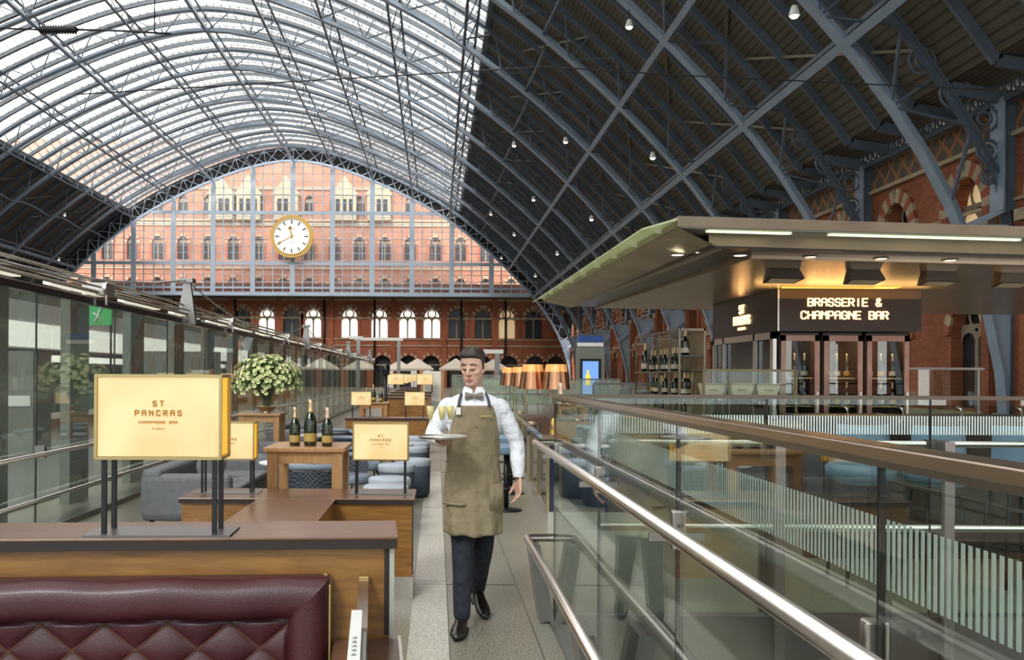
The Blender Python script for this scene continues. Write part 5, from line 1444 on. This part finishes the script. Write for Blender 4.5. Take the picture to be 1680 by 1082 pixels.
# canopy supports
for i, (x, y) in enumerate(((5.7, 16.0), (10.3, 13.0))):
    o = MB().bb(-.08, .08, -.08, .08, 0, 2.845).build('canopy_column', STAIN_D); o.location = (x, y, 0); tag(o, ['column holding the canopy behind the kiosk', 'column holding the canopy at its right end'][i], 'column', 'canopy columns')

# ---------------------------------------------------------------- middle distance
ad = thing('advert_screen', 'tall digital advertising totem showing a yellow bottle on blue', 'screen', (6.05, 35.5, 0))
MB().bb(-.55, .55, -.12, .12, 0, 2.75).build('housing', FIN, ad); MB().bb(-.42, .42, -.13, -.12, .8, 2.3).build('bezel', BLACK, ad); MB().bb(-.31, .31, -.14, -.12, .9, 2.2).build('screen', SCREEN, ad)
MB().lathe([(.09, 1.25), (.10, 1.3), (.10, 1.6), (.04, 1.72), (.04, 1.85), (0, 1.86)], (-.1, -.145, 0), 4).build('bottle_picture', SCREENY, ad)
MB().bb(-.5, .5, -.13, .1, 2.95, 3.2).build('blue_header', BLUESIGN, ad); MB().bb(-.5, .5, -.13, .1, 2.78, 2.93).build('white_header', WHITEP, ad)
bn = thing('banner', 'narrow blue banner standing right of the waiter in the distance', 'banner', (6.0, 80, 0)); MB().bb(-.3, .3, -.05, .05, .3, 2.2).build('cloth', mat('banner_blue', (.16, .28, .42), .6), bn); MB().tube([(0, 0, 0), (0, 0, 2.3)], .06, 6).build('pole', STAIN_D, bn)
def umbrella(label, loc, s=1.0):
    t = thing('parasol', label, 'parasol', loc, 0, 'beige cafe parasols at the far end')
    MB().tube([(0, 0, 0), (0, 0, 3.0)], .04, 6).build('pole', WOODL, t)
    MB().lathe([(1.95, 2.05), (1.95, 2.2), (.04, 3.05)], seg=4, cap=False, smooth=False).build('canopy', SOIL, t).rotation_euler = (0, 0, PI / 4)
    t.scale = (s,) * 3
    return t
UM = umbrella('beige parasol in the distance just left of the waiter', (-1.62, 76, 0), 1.0); KIDS[UM.name] = [o for o in COL.objects if o.parent == UM]
for x, y, l in ((-3.5, 85, 'beige parasol left of the one beside the waiter'), (-6.6, 74, 'beige parasol seen above the left screen'), (1.6, 75, 'beige parasol directly behind the waiter'), (4.9, 78, 'beige parasol just right of the waiter')): dup(UM, (x, y, 0), 0, l)
# glass balustrades in the middle distance on the right
for i, (x0, x1, y, z) in enumerate(((3.0, 7.5, 17.2, 1.45), (.9, 5.5, 27, 1.5), (6.9, 9.6, 15.8, 1.75), (.6, 4.0, 34, 1.6), (1.0, 3.4, 24, 1.1))):
    t = thing('glass_barrier', ['low glass barrier running behind the bar rack', 'distant glass barrier behind the copper lamps', 'glass barrier right of the wine cabinets', 'farthest glass barrier left of the advert totem', 'small glass barrier behind the bar lamps'][i], 'barrier', (0, y, 0))
    MB().bb(x0, x1, -.006, .006, .05, z).build('pane', CANG if i in (0, 1, 3) else GREENG, t); MB().bb(x0, x1, -.02, .02, z, z + .04).build('top_rail', STAIN_D, t)
    for k in range(int((x1 - x0) / 1.3) + 1): MB().bb(x0 + k * 1.3 - .02, x0 + k * 1.3 + .02, -.02, .02, 0, z).build('post', STAIN_D, t)
# overhead light masts
for i, (x, y, h_, w) in enumerate(((-2.6, 62, 4.0, 3.2), (3.1, 46, 2.75, .9), (-5.2, 60, 4.0, .8))):
    t = thing('light_mast', ['tall mast with a long horizontal lamp left of the waiter in the distance', 'mast with a grey horizontal arm right of the waiter in the distance', 'short-armed mast above the left screen in the distance'][i], 'mast', (x, y, 0))
    MB().bb(-.12, .12, -.12, .12, 0, h_).build('pole', STAIN_D, t); MB().bb(-w + .2, .3, -.1, .1, h_, h_ + .2).build('arm', WHITEP, t)
t = thing('menu_board', 'wood framed menu board beside the aisle behind the waiter', 'sign', (-.15, 30, 0))
MB().bb(-.30, .30, -.04, .04, .3, 1.75).build('board', WHITEP, t); MB().bb(-.40, -.30, -.06, .06, 0, 1.8).build('frame', WOODL, t); MB().bb(.30, .40, -.06, .06, 0, 1.8).build('frame', WOODL, t)
# hanging ribbed insulator and overhead wires
t = thing('insulator', 'black ribbed insulator on an overhead wire at the top left', 'insulator', (-5.05, 12, 6.18), -.02)
mb = MB(); prof = [(.012, -.27)]
for k in range(14): prof += [(.036, -.26 + k * .036), (.062, -.25 + k * .036), (.036, -.238 + k * .036)]
prof += [(.012, .27)]
o = mb.lathe(prof, seg=14).build('ribbed_body', BLACK, t); o.rotation_euler = (0, PI / 2, 0)
MB().tube([(-3.2, 0, .12), (-.27, 0, .0)], .012, 6).build('left_wire', BLACK, t)
MB().tube([(.25, 0, 0), (.9, 0, -.02), (1.5, .0, -.06)], .014, 6).build('right_wire', BLACK, t); MB().tube([(1.28, 0, -.03), (1.28, 0, 2.2)], .008, 5).build('drop_wire', BLACK, t)
o = MB().tube([(-6, 15, 6.25), (1.8, 15, 6.75), (4.0, 15, 6.62), (10.5, 15, 6.35), (17, 15, 6.2)], .012, 5).build('overhead_wire', BLACK); tag(o, 'thin black wire stretched across the dark roof', 'wire')
# ---------------------------------------------------------------- the waiter
def chain(mb, pts, rs, seg=16, ry=None, up=(0, 0, 1), mi=0):
    """tapered limb with rounded ends"""
    pts = [Vector(p) for p in pts]; rys = ry or rs
    P, R, Q = [], [], []
    def endcap(p, q, r, r2, rev):
        d = (p - q).normalized(); out = []
        for f in (1.0, .85, .5): out.append((p + d * r * f, r * math.sqrt(max(.02, 1 - f * f)), r2 * math.sqrt(max(.02, 1 - f * f))))
        return out if not rev else out[::-1]
    for p, a, b in endcap(pts[0], pts[1], rs[0], rys[0], False): P.append(p); R.append(a); Q.append(b)
    # smooth the path
    n = len(pts)
    for i in range(n - 1):
        p0, p1, p2, p3 = pts[max(i - 1, 0)], pts[i], pts[i + 1], pts[min(i + 2, n - 1)]
        for k in range(5):
            t = k / 5
            P.append(0.5 * (2 * p1 + (p2 - p0) * t + (2 * p0 - 5 * p1 + 4 * p2 - p3) * t * t + (3 * p1 - p0 - 3 * p2 + p3) * t ** 3))
            s_ = t * t * (3 - 2 * t); R.append(rs[i] + (rs[i + 1] - rs[i]) * s_); Q.append(rys[i] + (rys[i + 1] - rys[i]) * s_)
    P.append(pts[-1]); R.append(rs[-1]); Q.append(rys[-1])
    for p, a, b in endcap(pts[-1], pts[-2], rs[-1], rys[-1], True): P.append(p); R.append(a); Q.append(b)
    return mb.tube(P, R, seg, mi, True, Q, up)
def oval_loft(mb, rows, seg=28, p=2.0, mi=0):
    """rows of (cx, cy, z, half width, half depth)"""
    R = []
    for (cx, cy, z, a, b) in rows:
        ring = []
        for k in range(seg):
            t = 2 * PI * k / seg; c, s = math.cos(t), math.sin(t)
            ring.append(Vector((cx + a * math.copysign(abs(c) ** (2 / p), c), cy + b * math.copysign(abs(s) ** (2 / p), s), z)))
        R.append(ring)
    return mb.loft(R, mi, True, True)
def remesh(o, v=.006, it=6):
    m = o.modifiers.new('remesh', 'REMESH'); m.mode = 'VOXEL'; m.voxel_size = v; m.use_smooth_shade = True
    if it: s = o.modifiers.new('smooth', 'SMOOTH'); s.factor = .5; s.iterations = it
    return o
WAX, WAY = .24, 5.84
wt = thing('person', 'waiter in white shirt, bow tie and khaki apron walking forward with a tray', 'person', (WAX, WAY, 0))
# local coordinates: +x viewer's right, -y toward the viewer
SHR, SHL = Vector((-.172, .01, 1.400)), Vector((.184, .01, 1.395))
ELR, WRR = Vector((-.262, -.01, 1.215)), Vector((-.190, -.235, 1.185))
ELL, WRL = Vector((.285, .03, 1.165)), Vector((.290, -.06, .945))
hipR, knR, anR = Vector((-.080, 0, .92)), Vector((-.070, -.10, .50)), Vector((-.072, -.20, .09))
hipL, knL, anL = Vector((.085, 0, .92)), Vector((.070, .02, .50)), Vector((.045, .28, .14))
def hand(mb, wrist, d, palm, thumb_side, curl, s=1.0):
    """palm and five fingers; d = direction of the fingers, palm = palm normal, curl in radians per joint"""
    d = d.normalized(); palm = (palm - d * palm.dot(d)).normalized(); side = d.cross(palm).normalized() * thumb_side
    c = wrist + d * .045 * s
    mb_ = mb
    for k in range(4):
        off = side * ((1.5 - k) * .0195 * s)
        chain(mb_, [wrist + off * .75, wrist + d * .05 * s + off * .95, wrist + d * .085 * s + off], [.0135 * s, .0145 * s, .0115 * s], 10, [.012 * s, .0125 * s, .010 * s], palm)
    for k, (L, r) in enumerate(((.070, .0085), (.080, .0088), (.074, .0083), (.058, .0074))):
        b = wrist + d * .088 * s + side * ((1.5 - k) * .0205 * s)
        P = [b]; dd = d.copy(); q = b
        for j, f in enumerate((.45, .32, .23)):
            a = curl * (j + 1) * (1 + .12 * k)
            dd = (d * math.cos(a) + palm * math.sin(a)).normalized()
            q = q + dd * (L * f * s); P.append(q)
        chain(mb_, P, [r * s, r * .96 * s, r * .9 * s, r * .78 * s], 10)
    b = wrist + d * .022 * s + side * .026 * s
    chain(mb_, [b, b + (d * .6 + side * .7 + palm * .35).normalized() * .034 * s, b + (d * .85 + side * .5 + palm * .5).normalized() * .062 * s, b + (d * 1.0 + side * .35 + palm * .6).normalized() * .082 * s], [.0145 * s, .0115 * s, .0095 * s, .008 * s], 10)
# body: one surface (head, neck, trunk, limbs, hands)
mb = MB()
hc = Vector((-.005, -.03, 1.652))                              # head centre
# skull and face rows, head turned to the viewer's left and tipped down by the rotation below
hd = MB()
rows = []
for (z, a, f, b) in ((-.112, .028, .066, -.02), (-.104, .042, .078, -.01), (-.090, .052, .083, .03), (-.066, .061, .084, .055), (-.038, .067, .084, .070), (-.010, .0695, .083, .082), (.015, .0715, .081, .090),
                     (.040, .0735, .083, .094), (.065, .073, .081, .093), (.085, .068, .073, .084), (.100, .056, .058, .068), (.110, .038, .038, .045), (.115, .015, .014, .018)):
    ring = []
    for k in range(32):
        t = 2 * PI * k / 32; c, s = math.cos(t), math.sin(t)
        yy = s * (b if s > 0 else f)
        ring.append(Vector((a * math.copysign(abs(c) ** .92, c), yy, z)))
    rows.append(ring)
hd.loft(rows, 0, True, True)
chain(hd, [(0, -.080, .022), (0, -.094, .002), (0, -.108, -.020), (0, -.104, -.030)], [.008, .0095, .0125, .010], 10)          # nose
for s in (-1, 1):
    chain(hd, [(s * .006, -.096, -.030), (s * .014, -.092, -.029)], [.008, .007], 8)
    chain(hd, [(s * .012, -.078, .030), (s * .032, -.078, .034), (s * .052, -.062, .028)], [.006, .007, .006], 8)            # brow
    chain(hd, [(s * .040, -.066, -.022), (s * .052, -.050, -.015)], [.013, .012], 8)                                          # cheekbone
    chain(hd, [(s * .070, .004, .028), (s * .080, .012, .014), (s * .078, .010, -.008), (s * .070, .002, -.028)], [.010, .012, .011, .007], 10, up=(0, 1, 0))  # ear
    chain(hd, [(s * .016, -.082, .008), (s * .042, -.072, .008)], [.0075, .0065], 8)                                          # eyelid
chain(hd, [(-.020, -.085, -.062), (0, -.092, -.060), (.020, -.085, -.062)], [.006, .008, .006], 8)
chain(hd, [(-.014, -.076, -.094), (.014, -.076, -.094)], [.012, .012], 10)                                                    # chin
HM = Matrix.Translation(hc) @ Euler((math.radians(10), 0, math.radians(-22))).to_matrix().to_4x4()
mb.add([HM @ Vector(v) for v in hd.v], hd.f, 0, True)
chain(mb, [(0.005, .02, 1.44), (0.003, .005, 1.50), (0, -.005, 1.575)], [.062, .056, .055], 18)
oval_loft(mb, [(0, 0, .90, .15, .105), (0, 0, .98, .15, .10), (0, 0, 1.10, .135, .092), (.003, 0, 1.22, .15, .10), (.005, 0, 1.34, .165, .108), (.006, .0, 1.42, .15, .09), (.006, .0, 1.47, .09, .07)])
for sh, el, wr in ((SHR, ELR, WRR), (SHL, ELL, WRL)): chain(mb, [sh, (sh + el) / 2, el, (el + wr) / 2, wr], [.052, .045, .038, .035, .025], 16)
for hp, kn, an in ((hipR, knR, anR), (hipL, knL, anL)): chain(mb, [hp, (hp + kn) / 2, kn, kn * .55 + an * .45, an], [.085, .074, .052, .048, .034], 16)
hand(mb, WRL + Vector((0, -.005, -.005)), Vector((-.02, -.25, -1)), Vector((-1, -.35, 0)), 1, .30)
trc = Vector((-.200, -.385, 1.222))                            # centre of the tray
hand(mb, WRR, Vector((.08, -1.0, .05)), Vector((0, 0, 1)), 1, .10)
remesh(mb.build('body', SKIN, wt), .0052, 3)
# eyes, brows, lips, hair
def on_head(m): return [HM @ Vector(v) for v in m.v]
def hpart(name, m, mt):
    q = MB(); q.add(on_head(m), m.f, 0, True); return q.build(name, mt, wt)
for s in (-1, 1):
    m = MB(); chain(m, [(s * .021, -.0885, .004), (s * .037, -.0825, .004)], [.0050, .0042], 8); hpart('eye', m, EYEW)
    m = MB(); chain(m, [(s * .012, -.0865, .034), (s * .032, -.0885, .040), (s * .053, -.072, .033)], [.0026, .0032, .0022], 8); hpart('eyebrow', m, HAIR)
m = MB(); chain(m, [(-.021, -.0905, -.061), (0, -.0985, -.058), (.021, -.0905, -.061)], [.0032, .0048, .0032], 8); chain(m, [(-.017, -.0895, -.068), (0, -.0965, -.069), (.017, -.0895, -.068)], [.003, .005, .003], 8); hpart('lips', m, LIP)
m = MB(); R = []
for (z, a, f, b) in ((-.055, .062, -.012, .076), (-.030, .0715, .004, .088), (0.0, .0765, .022, .098), (.030, .0790, .036, .103), (.058, .0800, .048, .104), (.072, .0795, .066, .102), (.086, .078, .086, .098), (.102, .073, .084, .088), (.117, .060, .070, .072), (.128, .038, .046, .046), (.133, .014, .016, .016)):
    ring = []
    for k in range(32):
        t = 2 * PI * k / 32; c, s = math.cos(t), math.sin(t)
        yy = s * b if s > 0 else s * f
        w = 1.0 if s > 0 else 1 - .0 * s
        ring.append(Vector((a * math.copysign(abs(c) ** (1 if s > 0 else .55), c), yy, z + (.005 * math.sin(5 * t) if z > .08 else 0))))
    R.append(ring)
m.loft(R, 0, True, True); hpart('hair', m, HAIR)
# shirt
sm = MB()
oval_loft(sm, [(0, 0, .86, .158, .115), (0, 0, .98, .162, .115), (0, 0, 1.10, .150, .108), (.003, 0, 1.22, .163, .114), (.005, 0, 1.34, .182, .120), (.006, .0, 1.40, .188, .108), (.006, .0, 1.438, .185, .090), (.006, .0, 1.458, .150, .080), (.006, .0, 1.478, .110, .072), (.006, 0, 1.492, .068, .066)])
for sh, el, wr in ((SHR, ELR, WRR), (SHL, ELL, WRL)):
    cf = el + (wr - el) * .90
    chain(sm, [sh + Vector((-.01 if sh is SHR else .01, 0, .0)) * -1, (sh + el) / 2, el, (el + wr) / 2, cf], [.062, .057, .053, .048, .037], 18)
remesh(sm.build('shirt', SHIRT, wt), .007, 5)
cm = MB()
cm.loft([[Vector((rx * math.cos(t), ry * math.sin(t) - .006, z)) for t in [PI * -.42 + 1.84 * PI * k / 22 for k in range(23)]] for z, rx, ry in ((1.478, .074, .070), (1.508, .066, .062), (1.530, .063, .060))], 0, False, True, closed=False)
for s in (-1, 1):                                             # pointed collar wings
    cm.add([(s * .010, -.072, 1.512), (s * .060, -.040, 1.524), (s * .072, -.046, 1.492), (s * .050, -.092, 1.455), (s * .006, -.084, 1.492)], [(0, 1, 2, 3, 4)] if s > 0 else [(4, 3, 2, 1, 0)], 0, False)
co = cm.build('collar', SHIRT, wt); so = co.modifiers.new('t', 'SOLIDIFY'); so.thickness = .004
bw = MB()
for s in (-1, 1):
    bw.loft([[Vector((s * x, -.098 - d_, 1.472 + z)) for (z, d_) in ((-h_, 0), (0, .010), (h_, 0), (0, -.012))] for x, h_ in ((.004, .009), (.025, .019), (.056, .026), (.058, .022))], 0, True, False)
bw.box((0, -.103, 1.472), (.018, .022, .022)); bw.build('bow_tie', BOW, wt)
# trousers
tm = MB()
oval_loft(tm, [(0, 0, .84, .165, .118), (0, 0, .92, .168, .122), (0, 0, 1.0, .158, .115)])
for hp, kn, an in ((hipR, knR, anR), (hipL, knL, anL)): chain(tm, [hp, (hp + kn) / 2, kn, (kn + an) / 2, an + Vector((0, 0, .02))], [.100, .088, .068, .060, .055], 18)
remesh(tm.build('trousers', TROUS, wt), .008, 4)
# shoes
def shoe(an, toe_dir, pitch):
    m = MB(); L = .285; R = []
    for (y, w, zt) in ((.0, .026, .05), (.02, .036, .085), (.07, .040, .095), (.11, .040, .080), (.15, .046, .062), (.20, .048, .050), (.25, .040, .042), (.275, .026, .034), (.287, .012, .024)):
        ring = []
        for k in range(16):
            t = 2 * PI * k / 16; c, s = math.cos(t), math.sin(t)
            ring.append(Vector((w * math.copysign(abs(c) ** .8, c), -y, max(0.0, zt * .5 + zt * .5 * math.copysign(abs(s) ** .7, s)))))
        R.append(ring)
    m.loft(R, 0, True, True)
    m.bb(-.040, .040, -.075, -.002, -.012, .006); m.lathe([(.040, .06), (.047, .10), (.044, .125)], (0, -.045, 0), 16)
    M = Matrix.Translation(an) @ Euler((pitch, 0, toe_dir)).to_matrix().to_4x4() @ Matrix.Translation((0, .05, 0))
    q = MB(); q.add([M @ Vector(v) for v in m.v], m.f, 0, True)
    return q.build('shoe', SHOE, wt)
shoe(Vector((anR.x - .004, anR.y, .012)), math.radians(-10), 0)
shoe(Vector((anL.x, anL.y, .07)), math.radians(12), math.radians(16))
# apron: bib, skirt, pocket flaps, straps
def sheet(rows, n=26):
    """rows of (z, cx, cy, half width angle, rx, ry, wobble)"""
    m = MB(); R = []
    for (z, cx, cy, ang, rx, ry, wob) in rows:
        R.append([Vector((cx + rx * math.sin(-ang + 2 * ang * k / n), cy - ry * math.cos(-ang + 2 * ang * k / n) + wob * math.sin(k * .48 + z * 5) + (.004 * math.sin(k * 1.0) + .006 * math.sin((z - .9) * 14 + k * .24)) * max(0, 1 - abs(z - .95) / .25), z + (.004 * math.sin(k * .35) if z < .65 else 0))) for k in range(n + 1)])
    m.loft(R, 0, False, True, closed=False); return m
def lerp_rows(rows, n):
    out = []
    for r0, r1 in zip(rows[:-1], rows[1:]):
        for k in range(n): out.append(tuple(x + (y - x) * k / n for x, y in zip(r0, r1)))
    return out + [rows[-1]]
ap = sheet(lerp_rows([(1.412, .005, 0, .72, .175, .132, 0), (1.36, .005, 0, .80, .185, .138, 0), (1.25, .003, 0, 1.0, .186, .136, .001), (1.14, 0, 0, 1.35, .176, .136, .002), (1.05, 0, 0, 1.7, .170, .144, .003), (.98, 0, 0, 1.85, .180, .152, .003),
            (.88, 0, -.01, 1.8, .188, .165, .005), (.78, .0, -.015, 1.7, .190, .185, .008), (.68, .0, -.02, 1.6, .194, .205, .012), (.60, .0, -.02, 1.55, .192, .222, .016)], 5), 60)
ao = ap.build('apron', APRON, wt); so = ao.modifiers.new('t', 'SOLIDIFY'); so.thickness = .005; so.offset = 1
for z0_, z1_, xa, xb in ((.92, .76, .10, .19), (.80, .785, -.19, -.05)):
    m = MB(); R = []
    for z in (z0_, z1_):
        R.append([Vector((x, -(.158 + (.92 - z) * .16) * math.sqrt(max(.05, 1 - (x / .215) ** 2)) - .026, z)) for x in [xa + (xb - xa) * k / 6 for k in range(7)]])
    m.loft(R, 0, False, True, closed=False); p_ = m.build('pocket', APRON, wt); so = p_.modifiers.new('t', 'SOLIDIFY'); so.thickness = .004
STRAP = mat('dark_strap', (.05, .05, .08), .7)
for s in (-1, 1):
    st = MB(); st.tube([(s * .098, -.131, 1.405), (s * .093, -.106, 1.445), (s * .082, -.068, 1.480), (s * .070, .01, 1.492), (s * .05, .05, 1.49)], .009, 6, ry=.004, up=(0, -1, .3)); st.build('strap', STRAP, wt)
st = MB(); st.tube([(.174, -.01, 1.045), (.12, .11, 1.05), (0, .125, 1.05), (-.12, .11, 1.05), (-.174, -.01, 1.045)], .012, 6, ry=.004); st.build('waist_tie', STRAP, wt)
m = MB(); m.bb(-.115, -.085, -.138, -.124, 1.355, 1.40); m.build('clip', STAIN, wt)
m = MB(); lettering(m, 'SEARCYS', (.075, -.139, 1.345), .013, (1, .15, 0), (0, 0, 1), .2, .3, .003); m.build('embroidery', GOLD, wt)
m = MB(); m.tube([WRL + Vector((.030 * math.cos(2 * PI * k / 12), .030 * math.sin(2 * PI * k / 12), .004)) for k in range(13)], .005, 6); m.build('watch_strap', BLACK, wt)
# tray and flutes
tw = Vector((WAX, WAY, 0)) + trc
tr = thing('serving_tray', 'round silver serving tray carried on the waiter\'s hand', 'tray', tw)
MB().lathe([(0, 0), (.140, .0), (.150, .010), (.155, .014), (.150, .016), (.140, .006), (0, .005)], seg=40).build('dish', STAIN, tr)
MB().lathe([(0, .0055), (.125, .0055), (.125, .009), (0, .009)], seg=32).build('napkin', WHITEP, tr)
glass_v('champagne flute at the left of the waiter\'s tray', tw + Vector((-.075, .01, .009)), 'flutes on the tray')
glass_v('champagne flute at the right of the waiter\'s tray', tw + Vector((.045, .03, .009)), 'flutes on the tray')
glass_v('champagne flute standing nearest on the waiter\'s tray', tw + Vector((-.005, -.045, .009)), 'flutes on the tray')
